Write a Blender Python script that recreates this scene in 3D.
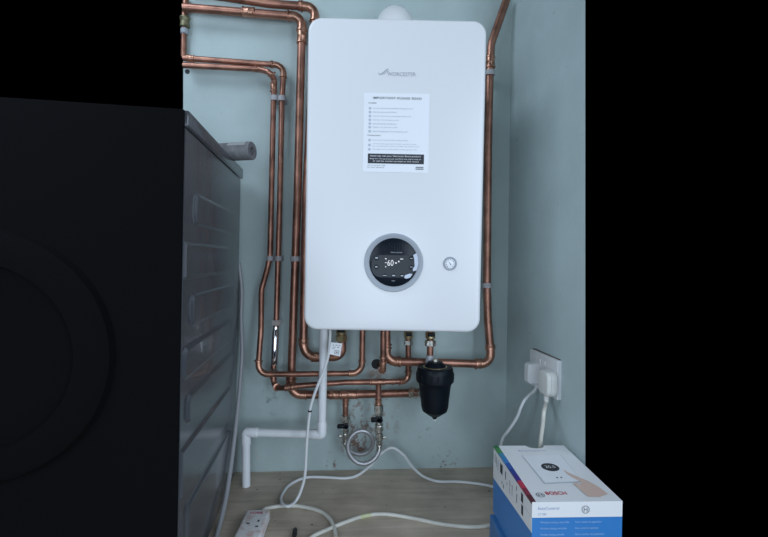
import bpy, bmesh, math, random
from mathutils import Vector, Matrix
random.seed(7)
for o in list(bpy.data.objects):
    bpy.data.objects.remove(o)
sc = bpy.context.scene
COL = sc.collection
PI = math.pi

# ------------------------------------------------------------------ camera, world, light, exposure
CAM_YAW, CAM_PITCH, CAM_ROLL = math.radians(3.5), math.radians(-1.2), math.radians(0.5)
cam = bpy.data.cameras.new('camera')
cam.sensor_width = 36.0
cam.lens = 450.0/768.0*36.0
cam.clip_start = 0.01
cam_o = bpy.data.objects.new('camera', cam)
COL.objects.link(cam_o)
CAM_M = (Matrix.Translation((0, -1.30, 0.614)) @ Matrix.Rotation(-CAM_YAW, 4, 'Z')
         @ Matrix.Rotation(PI/2 + CAM_PITCH, 4, 'X') @ Matrix.Rotation(CAM_ROLL, 4, 'Z'))
cam_o.matrix_world = CAM_M
sc.camera = cam_o

w = bpy.data.worlds.new('world'); sc.world = w
w.use_nodes = True
w.node_tree.nodes['Background'].inputs[0].default_value = (0, 0, 0, 1)
w.node_tree.nodes['Background'].inputs[1].default_value = 0.0

def area(name, loc, target, sx, sy, power, col):
    l = bpy.data.lights.new(name, 'AREA'); l.shape = 'RECTANGLE'
    l.size, l.size_y, l.energy, l.color = sx, sy, power, col
    o = bpy.data.objects.new(name, l); COL.objects.link(o)
    o.location = loc
    o.rotation_euler = (Vector(target) - Vector(loc)).to_track_quat('-Z', 'Y').to_euler()
    return o
COOL = (0.77, 0.92, 1.10)
area('right_key_fill', (1.2, -2.5, 0.95), (0.0, -0.1, 0.45), 0.7, 1.9, 25, COOL)  # added main lamp behind the camera at right, no window built here
area('right_side_fill', (1.45, -1.15, 1.15), (0.0, -0.1, 0.4), 0.6, 0.7, 5, COOL)  # small added lamp at the right, an unseen source fitted for brightness
area('overhead_left_fill', (-0.95, -0.75, 1.95), (0.0, -0.1, 0.4), 0.7, 0.6, 10, COOL)  # added lamp high at the left, there is no roof opening
area('left_front_fill', (-1.0, -1.6, 1.0), (0.0, -0.1, 0.4), 0.6, 0.7, 7.0, COOL)  # added fill from the left, lifts the right wall
area('low_front_fill', (-0.10, -1.9, 0.45), (-0.15, 0.0, 0.25), 0.7, 0.7, 7.0, COOL)  # low added fill behind the camera, lifts the lower wall and floor

vs = sc.view_settings
sc.display_settings.display_device = 'sRGB'
vs.view_transform = 'Standard'; vs.look = 'None'; vs.gamma = 1.0; vs.exposure = 0.0
vs.use_curve_mapping = False

# ------------------------------------------------------------------ picture <-> place
ORG = CAM_M.translation.copy()
def ray(px, py):
    return CAM_M.to_3x3() @ Vector(((px-384.0)/450.0, (268.5-py)/450.0, -1.0))
def P(px, py, d):                      # point d metres in front of the back wall
    r = ray(px, py); t = (-d - ORG.y)/r.y
    return ORG + r*t
def F(px, py, z=0.0):                  # point z metres above the floor
    r = ray(px, py); t = (z - ORG.z)/r.z
    return ORG + r*t
def on(M, px, py, axis, off):          # local point where the line of sight meets local axis = off
    Mi = M.inverted(); o = Mi @ ORG; r = Mi.to_3x3() @ ray(px, py)
    t = (off - o[axis])/r[axis]
    return o + r*t

# ------------------------------------------------------------------ materials
MATS = {}
def mat(name, col, rough=0.5, metal=0.0, spec=0.5, coat=0.0, emit=None, var=0.0, vscale=20.0,
        bump=0.0, bscale=200.0, trans=0.0, rvar=0.0):
    if name in MATS: return MATS[name]
    m = bpy.data.materials.new(name); m.use_nodes = True
    nt = m.node_tree; b = nt.nodes['Principled BSDF']
    b.inputs['Base Color'].default_value = (*col, 1)
    b.inputs['Roughness'].default_value = rough
    b.inputs['Metallic'].default_value = metal
    b.inputs['Specular IOR Level'].default_value = spec
    b.inputs['Coat Weight'].default_value = coat
    b.inputs['Transmission Weight'].default_value = trans
    if emit:
        b.inputs['Emission Color'].default_value = (*emit[:3], 1)
        b.inputs['Emission Strength'].default_value = emit[3]
    tc = nt.nodes.new('ShaderNodeTexCoord')
    if var > 0 or rvar > 0:
        n = nt.nodes.new('ShaderNodeTexNoise'); n.inputs['Scale'].default_value = vscale
        n.inputs['Detail'].default_value = 5
        nt.links.new(tc.outputs['Object'], n.inputs['Vector'])
        if var > 0:
            r = nt.nodes.new('ShaderNodeValToRGB')
            r.color_ramp.elements[0].position = 0.3; r.color_ramp.elements[1].position = 0.72
            r.color_ramp.elements[0].color = (*[c*(1-var) for c in col], 1)
            r.color_ramp.elements[1].color = (*[min(1, c*(1+var)) for c in col], 1)
            nt.links.new(n.outputs['Fac'], r.inputs['Fac']); nt.links.new(r.outputs['Color'], b.inputs['Base Color'])
        if rvar > 0:
            q = nt.nodes.new('ShaderNodeMapRange')
            q.inputs['To Min'].default_value = max(0.03, rough-rvar); q.inputs['To Max'].default_value = min(1, rough+rvar)
            nt.links.new(n.outputs['Fac'], q.inputs['Value']); nt.links.new(q.outputs['Result'], b.inputs['Roughness'])
    if bump > 0:
        n2 = nt.nodes.new('ShaderNodeTexNoise'); n2.inputs['Scale'].default_value = bscale
        nt.links.new(tc.outputs['Object'], n2.inputs['Vector'])
        bp = nt.nodes.new('ShaderNodeBump'); bp.inputs['Strength'].default_value = bump
        bp.inputs['Distance'].default_value = 0.002
        nt.links.new(n2.outputs['Fac'], bp.inputs['Height']); nt.links.new(bp.outputs['Normal'], b.inputs['Normal'])
    MATS[name] = m
    return m

def nd(nt, kind, **kw):
    n = nt.nodes.new(kind)
    for k, v in kw.items():
        if k in n.inputs: n.inputs[k].default_value = v
        else: setattr(n, k, v)
    return n

def wall_material(name, base, blots):
    """painted plaster: brush mottling, small chips, and a few stains with shapes of their own (blots: centre, radius, colour, amount)"""
    m = bpy.data.materials.new(name); m.use_nodes = True
    nt = m.node_tree; L = nt.links.new; b = nt.nodes['Principled BSDF']
    b.inputs['Roughness'].default_value = 0.55; b.inputs['Specular IOR Level'].default_value = 0.3
    geo = nt.nodes.new('ShaderNodeNewGeometry')
    n1 = nd(nt, 'ShaderNodeTexNoise', Scale=5.0, Detail=6.0, Roughness=0.6); L(geo.outputs['Position'], n1.inputs['Vector'])
    r1 = nt.nodes.new('ShaderNodeValToRGB')
    r1.color_ramp.elements[0].position = 0.3; r1.color_ramp.elements[1].position = 0.7
    r1.color_ramp.elements[0].color = (*[c*0.9 for c in base], 1); r1.color_ramp.elements[1].color = (*[c*1.07 for c in base], 1)
    L(n1.outputs['Fac'], r1.inputs['Fac'])
    col = r1.outputs['Color']
    # little dark chips in the paint
    n2 = nd(nt, 'ShaderNodeTexNoise', Scale=70.0, Detail=3.0); L(geo.outputs['Position'], n2.inputs['Vector'])
    r2 = nt.nodes.new('ShaderNodeValToRGB'); r2.color_ramp.elements[0].position = 0.715; r2.color_ramp.elements[1].position = 0.76
    L(n2.outputs['Fac'], r2.inputs['Fac'])
    mx = nt.nodes.new('ShaderNodeMix'); mx.data_type = 'RGBA'
    sc1 = nd(nt, 'ShaderNodeMath', operation='MULTIPLY'); sc1.inputs[1].default_value = 0.5
    L(r2.outputs['Color'], sc1.inputs[0]); L(sc1.outputs[0], mx.inputs['Factor'])
    L(col, mx.inputs[6]); mx.inputs[7].default_value = (base[0]*0.45, base[1]*0.38, base[2]*0.36, 1)
    col = mx.outputs[2]
    n3 = nd(nt, 'ShaderNodeTexNoise', Scale=45.0, Detail=5.0, Roughness=0.65); L(geo.outputs['Position'], n3.inputs['Vector'])
    for c, rad, bc, amt, thr in blots:
        vd = nd(nt, 'ShaderNodeVectorMath', operation='DISTANCE'); L(geo.outputs['Position'], vd.inputs[0]); vd.inputs[1].default_value = c
        mr = nt.nodes.new('ShaderNodeMapRange'); mr.inputs['From Min'].default_value = rad; mr.inputs['From Max'].default_value = rad*0.1
        L(vd.outputs['Value'], mr.inputs['Value'])
        ad = nd(nt, 'ShaderNodeMath', operation='MULTIPLY'); L(mr.outputs['Result'], ad.inputs[0])
        r3 = nt.nodes.new('ShaderNodeValToRGB'); r3.color_ramp.elements[0].position = thr; r3.color_ramp.elements[1].position = thr+0.1
        L(n3.outputs['Fac'], r3.inputs['Fac']); L(r3.outputs['Color'], ad.inputs[1])
        sm = nd(nt, 'ShaderNodeMath', operation='MULTIPLY'); L(ad.outputs[0], sm.inputs[0]); sm.inputs[1].default_value = amt
        cl = nd(nt, 'ShaderNodeMath', operation='MINIMUM'); L(sm.outputs[0], cl.inputs[0]); cl.inputs[1].default_value = 0.9
        m2 = nt.nodes.new('ShaderNodeMix'); m2.data_type = 'RGBA'
        L(cl.outputs[0], m2.inputs['Factor']); L(col, m2.inputs[6]); m2.inputs[7].default_value = (*bc, 1)
        col = m2.outputs[2]
    L(col, b.inputs['Base Color'])
    n4 = nd(nt, 'ShaderNodeTexNoise', Scale=60.0, Detail=6.0); L(geo.outputs['Position'], n4.inputs['Vector'])
    bp = nd(nt, 'ShaderNodeBump', Strength=0.25, Distance=0.003); L(n4.outputs['Fac'], bp.inputs['Height']); L(bp.outputs['Normal'], b.inputs['Normal'])
    return m

def floor_material():
    m = bpy.data.materials.new('vinyl_wood_floor'); m.use_nodes = True
    nt = m.node_tree; L = nt.links.new; b = nt.nodes['Principled BSDF']
    b.inputs['Roughness'].default_value = 0.55; b.inputs['Specular IOR Level'].default_value = 0.3
    geo = nt.nodes.new('ShaderNodeNewGeometry')
    mp = nt.nodes.new('ShaderNodeMapping'); mp.inputs['Scale'].default_value = (3.0, 30.0, 1.0)
    L(geo.outputs['Position'], mp.inputs['Vector'])
    n = nd(nt, 'ShaderNodeTexNoise', Scale=1.6, Detail=8.0, Roughness=0.62, Distortion=0.5); L(mp.outputs['Vector'], n.inputs['Vector'])
    r = nt.nodes.new('ShaderNodeValToRGB')
    r.color_ramp.elements[0].position = 0.28; r.color_ramp.elements[1].position = 0.75
    r.color_ramp.elements[0].color = (0.46, 0.385, 0.30, 1); r.color_ramp.elements[1].color = (0.68, 0.575, 0.46, 1)
    L(n.outputs['Fac'], r.inputs['Fac'])
    n2 = nd(nt, 'ShaderNodeTexNoise', Scale=9.0, Detail=5.0); L(geo.outputs['Position'], n2.inputs['Vector'])
    r2 = nt.nodes.new('ShaderNodeValToRGB'); r2.color_ramp.elements[0].position = 0.35; r2.color_ramp.elements[1].position = 0.7
    r2.color_ramp.elements[0].color = (0.74, 0.74, 0.74, 1); r2.color_ramp.elements[1].color = (1.05, 1.05, 1.05, 1)
    L(n2.outputs['Fac'], r2.inputs['Fac'])
    mx = nt.nodes.new('ShaderNodeMix'); mx.data_type = 'RGBA'; mx.blend_type = 'MULTIPLY'; mx.inputs['Factor'].default_value = 1.0
    L(r.outputs['Color'], mx.inputs[6]); L(r2.outputs['Color'], mx.inputs[7])
    col = mx.outputs[2]
    n3 = nd(nt, 'ShaderNodeTexNoise', Scale=55.0, Detail=3.0); L(geo.outputs['Position'], n3.inputs['Vector'])
    r3 = nt.nodes.new('ShaderNodeValToRGB'); r3.color_ramp.elements[0].position = 0.70; r3.color_ramp.elements[1].position = 0.74
    L(n3.outputs['Fac'], r3.inputs['Fac'])
    m3 = nt.nodes.new('ShaderNodeMix'); m3.data_type = 'RGBA'
    L(r3.outputs['Color'], m3.inputs['Factor']); L(col, m3.inputs[6]); m3.inputs[7].default_value = (0.09, 0.075, 0.06, 1)
    L(m3.outputs[2], b.inputs['Base Color'])
    return m

def braid_material():
    m = bpy.data.materials.new('steel_braid'); m.use_nodes = True
    nt = m.node_tree; L = nt.links.new; b = nt.nodes['Principled BSDF']
    b.inputs['Metallic'].default_value = 0.9; b.inputs['Roughness'].default_value = 0.52
    tc = nt.nodes.new('ShaderNodeTexCoord')
    v = nd(nt, 'ShaderNodeTexWave', Scale=260.0, Distortion=0.0); L(tc.outputs['Object'], v.inputs['Vector'])
    r = nt.nodes.new('ShaderNodeValToRGB'); r.color_ramp.elements[0].color = (0.30, 0.30, 0.31, 1); r.color_ramp.elements[1].color = (0.62, 0.62, 0.63, 1)
    L(v.outputs['Fac'], r.inputs['Fac']); L(r.outputs['Color'], b.inputs['Base Color'])
    return m

COPPER = mat('copper', (0.35, 0.172, 0.122), 0.40, 0.85, var=0.40, vscale=26, rvar=0.12)
COPPER_J = mat('copper_fitting', (0.46, 0.240, 0.165), 0.34, 0.85, var=0.35, vscale=60, rvar=0.12)
BRASS = mat('brass', (0.52, 0.42, 0.24), 0.35, 0.9, var=0.2, vscale=60)
NICKEL = mat('nickel', (0.56, 0.54, 0.49), 0.28, 0.95, var=0.45, vscale=110, rvar=0.1)
CHROME = mat('chrome', (0.75, 0.76, 0.78), 0.10, 1.0)
WHITE_P = mat('white_plastic', (0.74, 0.745, 0.74), 0.35)
PIPE_W = mat('white_waste_pipe', (0.83, 0.84, 0.85), 0.38, var=0.05, vscale=15)
CABLE_W = mat('white_cable', (0.72, 0.73, 0.73), 0.4)
CABLE_C = mat('cream_cable', (0.62, 0.60, 0.53), 0.45, var=0.12, vscale=25)
ENAMEL = mat('white_enamel', (0.78, 0.785, 0.79), 0.30, spec=0.5)
PAPER = mat('label_paper', (0.86, 0.875, 0.90), 0.45)
INK = mat('black_ink', (0.025, 0.027, 0.035), 0.5)
GREYINK = mat('grey_ink', (0.22, 0.23, 0.25), 0.5)
FAINT = mat('pale_grey_ink', (0.42, 0.44, 0.48), 0.5)
BLACK_P = mat('black_plastic', (0.003, 0.0055, 0.0095), 0.45, spec=0.22)
BLACK_M = mat('black_matt', (0.010, 0.011, 0.013), 0.6)
CLIP = mat('grey_clip', (0.42, 0.41, 0.42), 0.5)
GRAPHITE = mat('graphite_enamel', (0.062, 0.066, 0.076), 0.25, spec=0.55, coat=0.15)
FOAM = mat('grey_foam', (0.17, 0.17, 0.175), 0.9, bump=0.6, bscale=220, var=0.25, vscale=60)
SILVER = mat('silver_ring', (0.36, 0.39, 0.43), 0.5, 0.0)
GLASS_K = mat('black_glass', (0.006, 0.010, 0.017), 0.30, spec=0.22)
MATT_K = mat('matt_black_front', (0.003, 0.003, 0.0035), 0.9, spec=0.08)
LIT = mat('lit_display', (0.02, 0.02, 0.02), 0.5, emit=(0.85, 0.92, 1.0, 0.85))

# ------------------------------------------------------------------ mesh helpers
def mesh_obj(name, bm, m, parent=None, smooth=True, angle=35):
    bmesh.ops.recalc_face_normals(bm, faces=bm.faces[:])
    me = bpy.data.meshes.new(name); bm.to_mesh(me); bm.free()
    if smooth:
        me.polygons.foreach_set('use_smooth', [True]*len(me.polygons))
        try: me.set_sharp_from_angle(angle=math.radians(angle))
        except Exception: pass
    o = bpy.data.objects.new(name, me); COL.objects.link(o)
    for mm in (m if isinstance(m, (list, tuple)) else [m]): me.materials.append(mm)
    if parent is not None: o.parent = parent
    return o
def tag(o, label, cat, group=None, kind=None):
    o['label'] = label; o['category'] = cat
    if group: o['group'] = group
    if kind: o['kind'] = kind
    return o
def empty(name, M, label, cat, group=None):
    o = bpy.data.objects.new(name, None); COL.objects.link(o)
    o.empty_display_size = 0.05
    o.matrix_world = M if isinstance(M, Matrix) else Matrix.Translation(M)
    return tag(o, label, cat, group)
def sweep(bm, pts, rad, seg=14, cap=True):
    pts = [Vector(p) for p in pts]
    n = len(pts)
    if not isinstance(rad, (list, tuple)): rad = [rad]*n
    tans = []
    for i in range(n):
        a = pts[max(0, i-1)]; c = pts[min(n-1, i+1)]
        t = c-a
        if t.length < 1e-9: t = tans[-1] if tans else Vector((0, 0, 1))
        tans.append(t.normalized())
    up = Vector((0, 0, 1)) if abs(tans[0].z) < 0.9 else Vector((1, 0, 0))
    u = tans[0].cross(up).normalized()
    rings = []
    for i in range(n):
        u = u - tans[i]*u.dot(tans[i])
        if u.length < 1e-6: u = tans[i].orthogonal()
        u.normalize(); v = tans[i].cross(u)
        rings.append([bm.verts.new(pts[i] + (u*math.cos(2*PI*k/seg) + v*math.sin(2*PI*k/seg))*rad[i]) for k in range(seg)])
    for i in range(n-1):
        for k in range(seg):
            k2 = (k+1) % seg
            bm.faces.new((rings[i][k], rings[i][k2], rings[i+1][k2], rings[i+1][k]))
    if cap:
        bm.faces.new(list(reversed(rings[0]))); bm.faces.new(rings[-1])
    return rings
def lathe(bm, p, axis, prof, seg=20):
    """prof: list of (distance along axis, radius)"""
    p = Vector(p); a = Vector(axis).normalized(); u = a.orthogonal().normalized(); v = a.cross(u)
    rings = []
    for t, r in prof:
        c = p + a*t
        rings.append([bm.verts.new(c + (u*math.cos(2*PI*k/seg)+v*math.sin(2*PI*k/seg))*max(r, 1e-5)) for k in range(seg)])
    for i in range(len(rings)-1):
        for k in range(seg):
            k2 = (k+1) % seg
            bm.faces.new((rings[i][k], rings[i][k2], rings[i+1][k2], rings[i+1][k]))
    bm.faces.new(list(reversed(rings[0]))); bm.faces.new(rings[-1])
def lathe_obj(name, p, axis, prof, m, parent, seg=20, angle=35):
    bm = bmesh.new(); lathe(bm, p, axis, prof, seg)
    return mesh_obj(name, bm, m, parent, True, angle)
def sweep_obj(name, pts, rad, m, parent, seg=14):
    bm = bmesh.new(); sweep(bm, pts, rad, seg)
    return mesh_obj(name, bm, m, parent)
def box(bm, lo, hi, M=None, bevel=0.0, seg=2):
    r = bmesh.ops.create_cube(bm, size=1.0)
    S = Matrix.Translation((Vector(lo)+Vector(hi))/2) @ Matrix.Diagonal((hi[0]-lo[0], hi[1]-lo[1], hi[2]-lo[2], 1))
    bmesh.ops.transform(bm, matrix=S, verts=r['verts'])
    vsx = r['verts']
    if bevel > 0:
        es = list({e for v in vsx for e in v.link_edges})
        g = bmesh.ops.bevel(bm, geom=es, offset=bevel, segments=seg, profile=0.5, affect='EDGES')
        vsx = list({v for f in g['faces'] for v in f.verts} | {v for v in vsx if v.is_valid})
    if M is not None: bmesh.ops.transform(bm, matrix=M, verts=vsx)
def box_obj(name, lo, hi, m, parent, bevel=0.0, seg=2, M=None):
    bm = bmesh.new(); box(bm, lo, hi, M, bevel, seg)
    return mesh_obj(name, bm, m, parent)
def rrect(w, h, r, n=8):
    out = []
    for cx, cy, a0 in ((w/2-r, h/2-r, 0), (-w/2+r, h/2-r, PI/2), (-w/2+r, -h/2+r, PI), (w/2-r, -h/2+r, 1.5*PI)):
        for k in range(n+1):
            a = a0 + PI/2*k/n
            out.append((cx+r*math.cos(a), cy+r*math.sin(a)))
    return out
def shell(bm, loops):
    """closed skin through a list of equal-length vertex loops"""
    R = [[bm.verts.new(p) for p in lp] for lp in loops]
    n = len(R[0])
    for i in range(len(R)-1):
        for k in range(n):
            k2 = (k+1) % n
            bm.faces.new((R[i][k], R[i][k2], R[i+1][k2], R[i+1][k]))
    bm.faces.new(list(reversed(R[0]))); bm.faces.new(R[-1])
def slab(bm, w, h, r, y0, y1, bev=0.004, n=8, c=(0, 0)):
    """rounded rectangle in local x/z from depth y0 (back) to y1 (front, smaller y), front rim rounded"""
    lp = []
    lp.append([(c[0]+x, y0, c[1]+z) for x, z in rrect(w, h, r, n)])
    for k in range(5):
        a = PI/2*k/4
        ins = bev*(1-math.cos(a)); y = y1 + bev - bev*math.sin(a)
        lp.append([(c[0]+x, y, c[1]+z) for x, z in rrect(w-2*ins, h-2*ins, max(r-ins, 1e-4), n)])
    shell(bm, lp)
def slab_obj(name, w, h, r, y0, y1, m, parent, bev=0.004, n=8, c=(0, 0)):
    bm = bmesh.new(); slab(bm, w, h, r, y0, y1, bev, n, c)
    return mesh_obj(name, bm, m, parent)
def flat_poly(bm, pts3, mi=0):
    f = bm.faces.new([bm.verts.new(p) for p in pts3]); f.material_index = mi
    return f
def catmull(pts, n=8):
    pts = [Vector(p) for p in pts]
    q = [pts[0]*2-pts[1]] + pts + [pts[-1]*2-pts[-2]]
    out = []
    for i in range(1, len(q)-2):
        p0, p1, p2, p3 = q[i-1:i+3]
        for k in range(n):
            t = k/n
            out.append(0.5*((2*p1)+(p2-p0)*t+(2*p0-5*p1+4*p2-p3)*t*t+(3*p1-p0-3*p2+p3)*t*t*t))
    out.append(pts[-1])
    return out
def text_mesh(s, bold=0.0, space=1.0):
    cu = bpy.data.curves.new('t', 'FONT'); cu.body = s; cu.offset = bold; cu.space_character = space; cu.space_word = 1.0; cu.size = 1.0; cu.resolution_u = 3
    o = bpy.data.objects.new('t', cu); COL.objects.link(o)
    dg = bpy.context.evaluated_depsgraph_get(); dg.update()
    me = bpy.data.meshes.new_from_object(o.evaluated_get(dg))
    bpy.data.objects.remove(o); bpy.data.curves.remove(cu)
    return me
def lettering(rows, m, parent, place, name='lettering', bold=0.0, space=1.0):
    """rows: (text, u0, v0, width, height) in the surface's own u/v; place(u, v) -> local point"""
    bm = bmesh.new()
    for s, u0, v0, wd, ht in rows:
        me = text_mesh(s, bold, space)
        xs = [v.co.x for v in me.vertices]; ys = [v.co.y for v in me.vertices]
        x0, x1, y0, y1 = min(xs), max(xs), min(ys), max(ys)
        for v in me.vertices:
            v.co = place(u0 + (v.co.x-x0)/(x1-x0)*wd, v0 + (v.co.y-y0)/(y1-y0)*ht)
        bm.from_mesh(me); bpy.data.meshes.remove(me)
    return mesh_obj(name, bm, m, parent, smooth=False)

# ------------------------------------------------------------------ the setting
SIDE = math.radians(-4.0)                      # heading of the right wall and of the washing machine
CORNER = P(507.5, 300, 0.0); CORNER.z = 0.0
WALL_R = Matrix.Translation(CORNER) @ Matrix.Rotation(-PI/2 - SIDE, 4, 'Z')   # local x runs from the corner towards the camera
ROOM = -1                                      # the room lies on its local -y side
H = 1.9
XL = P(183.2, 60, 0.0).x
def wblot(px, py, rad, col, amt, thr): return (P(px, py, 0.0), rad, col, amt, thr)
rust = (0.20, 0.115, 0.085); clay = (0.33, 0.27, 0.23)
blots = [wblot(358, 430, 0.075, rust, 1.5, 0.50), wblot(354, 446, 0.045, rust, 2.0, 0.46), wblot(375, 420, 0.10, clay, 1.2, 0.52),
         wblot(377, 374, 0.035, clay, 1.6, 0.40), wblot(442, 461, 0.06, rust, 1.3, 0.56), wblot(428, 438, 0.035, rust, 1.6, 0.56),
         wblot(330, 462, 0.035, rust, 1.4, 0.55), wblot(252, 458, 0.03, (0.5, 0.5, 0.45), 1.4, 0.52), wblot(270, 402, 0.05, (0.2, 0.23, 0.24), 0.9, 0.55),
         wblot(352, 400, 0.05, rust, 0.9, 0.54)]
PAINT = wall_material('teal_painted_plaster', (0.44, 0.525, 0.512), blots)
SIDE_PAINT = wall_material('teal_painted_side_plaster', (0.45, 0.54, 0.535), [])
bm = bmesh.new(); box(bm, (XL, 0.0, -0.05), (CORNER.x+0.1, 0.10, H))
o = mesh_obj('wall_back', bm, PAINT, smooth=False); o['kind'] = 'structure'
LEN_R = on(WALL_R, 585, 260, 1, 0.0).x
WT = -ROOM*0.04                                # thickness; the free end of the wall is splayed like a window reveal
bm = bmesh.new()
pr = [(0.0, 0.0), (LEN_R, 0.0), (LEN_R-0.14, WT), (0.0, WT)]
ea, eb = on(WALL_R, 585.3, 5, 1, 0.0), on(WALL_R, 585.3, 500, 1, 0.0)
lean = (ea.x-eb.x)/(ea.z-eb.z)
shell(bm, [[WALL_R @ Vector((x + (eb.x-LEN_R+lean*(z-eb.z) if x > 0.05 else 0), y, z)) for x, y in pr] for z in (-0.05, H)])
o = mesh_obj('wall_right', bm, SIDE_PAINT, smooth=False); o['kind'] = 'structure'
def WR(s, out, z): return WALL_R @ Vector((s, ROOM*out, z))
bm = bmesh.new()
e0 = WR(0, 0, 0); e1 = WR(LEN_R, 0, 0); e2 = WR(0.95, 0, 0)
ring = [(XL-0.45, 0.0), (e0.x, 0.0), (e2.x, e2.y), (XL-0.45, e2.y)]
shell(bm, [[(x, y, -0.05) for x, y in ring], [(x, y, 0.0) for x, y in ring]])
o = mesh_obj('floor', bm, floor_material(), smooth=False); o['kind'] = 'structure'

# ------------------------------------------------------------------ washing machine
MB = P(234.6, 474, 0.035); MB.z = 0
MW = Matrix.Translation(MB) @ Matrix.Rotation(-SIDE, 4, 'Z') @ Matrix.Rotation(math.radians(1.0), 4, 'Y')   # local: -y to the front, +x to the boiler, x=0 is the side panel
wm = empty('washing_machine', MW, 'dark grey washing machine with pressed side panel, at the left of the boiler', 'washing machine')
DEPTH = -on(MW, 182.6, 300, 0, 0.0).y
LIDZ0, LIDZ1 = 0.829, 0.860
# pressed side panel: a fine grid whose depth follows rounded shapes
def sdr(s, z, s0, s1, z0, z1, r):
    qx = abs(s-(s0+s1)/2)-(s1-s0)/2+r; qz = abs(z-(z0+z1)/2)-(z1-z0)/2+r
    return math.hypot(max(qx, 0), max(qz, 0)) + min(max(qx, qz), 0) - r
RIBS = [(0.062, 0.440, 0.675, 0.728, 0.016), (0.085, 0.60, 0.580, 0.638, 0.022), (0.080, 0.448, 0.492, 0.546, 0.016),
        (0.085, 0.488, 0.405, 0.458, 0.020), (0.080, 0.462, 0.320, 0.370, 0.016), (0.085, 0.60, 0.205, 0.285, 0.022), (0.080, 0.455, 0.085, 0.170, 0.016)]
def press(s, z):
    d = 0.0
    for a, b, c, e, r in RIBS:
        k = sdr(s, z, a, b, c, e, r)
        t = min(1, max(0, 0.5 - k/0.006)); d = max(d, t*t*(3-2*t))
    return d
bm = bmesh.new()
NS, NZ = 230, 380
grid = []
for i in range(NS+1):
    s = DEPTH*i/NS; row = []
    for j in range(NZ+1):
        z = 0.012 + (LIDZ0-0.012)*j/NZ
        row.append(bm.verts.new((0.0055*press(s, z), -s, z)))
    grid.append(row)
for i in range(NS):
    for j in range(NZ):
        bm.faces.new((grid[i][j], grid[i+1][j], grid[i+1][j+1], grid[i][j+1]))
# the far sides of the cabinet closed behind the pressed panel
b1 = [bm.verts.new((-0.60, -DEPTH, 0.012)), bm.verts.new((-0.60, -DEPTH, LIDZ0)), bm.verts.new((-0.60, 0, LIDZ0)), bm.verts.new((-0.60, 0, 0.012))]
bm.faces.new(b1)
bm.faces.new([b1[3], b1[2]] + [grid[0][j] for j in range(NZ, -1, -1)])
bm.faces.new([b1[0], b1[1]] + [grid[NS][j] for j in range(NZ, -1, -1)])
bm.faces.new([b1[1], b1[2]] + [grid[i][NZ] for i in range(NS+1)])
bm.faces.new([b1[0], b1[3]] + [grid[i][0] for i in range(NS+1)])
mesh_obj('cabinet', bm, GRAPHITE, wm, angle=50)
box_obj('worktop', (-0.605, -DEPTH, LIDZ0+0.002), (0.006, 0.006, LIDZ1), GRAPHITE, wm, bevel=0.005, seg=3)
for sx in (-0.55, -0.05):
    for sy in (-0.05, -DEPTH+0.05):
        lathe_obj('foot', (sx, sy, 0.0), (0, 0, 1), [(0, 0.018), (0.013, 0.018)], BLACK_M, wm, 12)
# its front, in a matt near-black finish
fy = -DEPTH
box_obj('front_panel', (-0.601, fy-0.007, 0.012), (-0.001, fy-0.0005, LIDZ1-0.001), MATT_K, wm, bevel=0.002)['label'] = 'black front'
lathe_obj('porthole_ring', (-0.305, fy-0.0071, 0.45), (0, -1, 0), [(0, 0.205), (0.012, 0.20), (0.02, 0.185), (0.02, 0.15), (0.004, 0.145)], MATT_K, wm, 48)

# pale hose hanging down the back edge of the machine
pts = [MW @ Vector((-0.004, 0.020, 0.60))]
for px, py, d in ((241.8, 290, 0.018), (241.2, 318, 0.022), (239.2, 350, 0.04), (236.2, 376, 0.055), (232.6, 405, 0.085), (228.3, 444, 0.135), (224.2, 482, 0.19), (220.4, 506, 0.235)):
    pts.append(P(px, py, d))
pts.append(F(213, 534, 0.006)); pts.append(F(203, 556, 0.006))
MWI = MW.inverted()
def clear(p):
    q = MWI @ p
    if q.y < 0.004: q.x = max(q.x, 0.0145)
    return MW @ q
pts = [pts[0]] + [clear(p) for p in pts[1:]]
tag(sweep_obj('drain_hose', catmull(pts, 8), 0.0055, mat('grey_hose', (0.33, 0.335, 0.35), 0.4), None, 12),
    'thin pale grey hose running down the back edge of the dark machine to the floor', 'hose')

# foam pipe insulation lying on the worktop
fz = LIDZ1 + 0.0232
pc = P(252.4, 151.8, 0.145); pc.z = fz
ax = Vector((-math.cos(math.radians(17)), math.sin(math.radians(17)), 0))
bm = bmesh.new()
seg = 24; R0, R1, LN = 0.0225, 0.0095, 0.24
u = Vector((0, 0, 1)); v = ax.cross(u).normalized()
loops = []
for t, r in ((0.03, R1), (0.0, R1), (0.0, R0*0.96), (0.0015, R0), (LN, R0), (LN, R1), (LN-0.03, R1)):
    loops.append([pc + ax*t + (u*math.cos(2*PI*k/seg)+v*math.sin(2*PI*k/seg))*r for k in range(seg)])
shell(bm, loops)
ins = mesh_obj('pipe_insulation', bm, FOAM)
tag(ins, 'short grey foam pipe insulation tube lying across the dark machine top', 'pipe insulation')
bm = bmesh.new()
tl = []
for t in (0.012, 0.055):
    for sgn in (R0+0.0006, R0-0.001):
        pass
arc = [math.radians(a) for a in range(-62, 10, 6)]
n0 = [pc + ax*0.010 + (u*math.cos(a)+v*math.sin(a))*(R0+0.0007) for a in arc]
n1 = [pc + ax*0.060 + (u*math.cos(a)+v*math.sin(a))*(R0+0.0007) for a in arc]
va = [bm.verts.new(p) for p in n0]; vb = [bm.verts.new(p) for p in n1]
for i in range(len(arc)-1): bm.faces.new((va[i], va[i+1], vb[i+1], vb[i]))
mesh_obj('tape_strip', bm, mat('grey_tape', (0.32, 0.33, 0.33), 0.4), ins)['label'] = 'light grey strip of tape'

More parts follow.
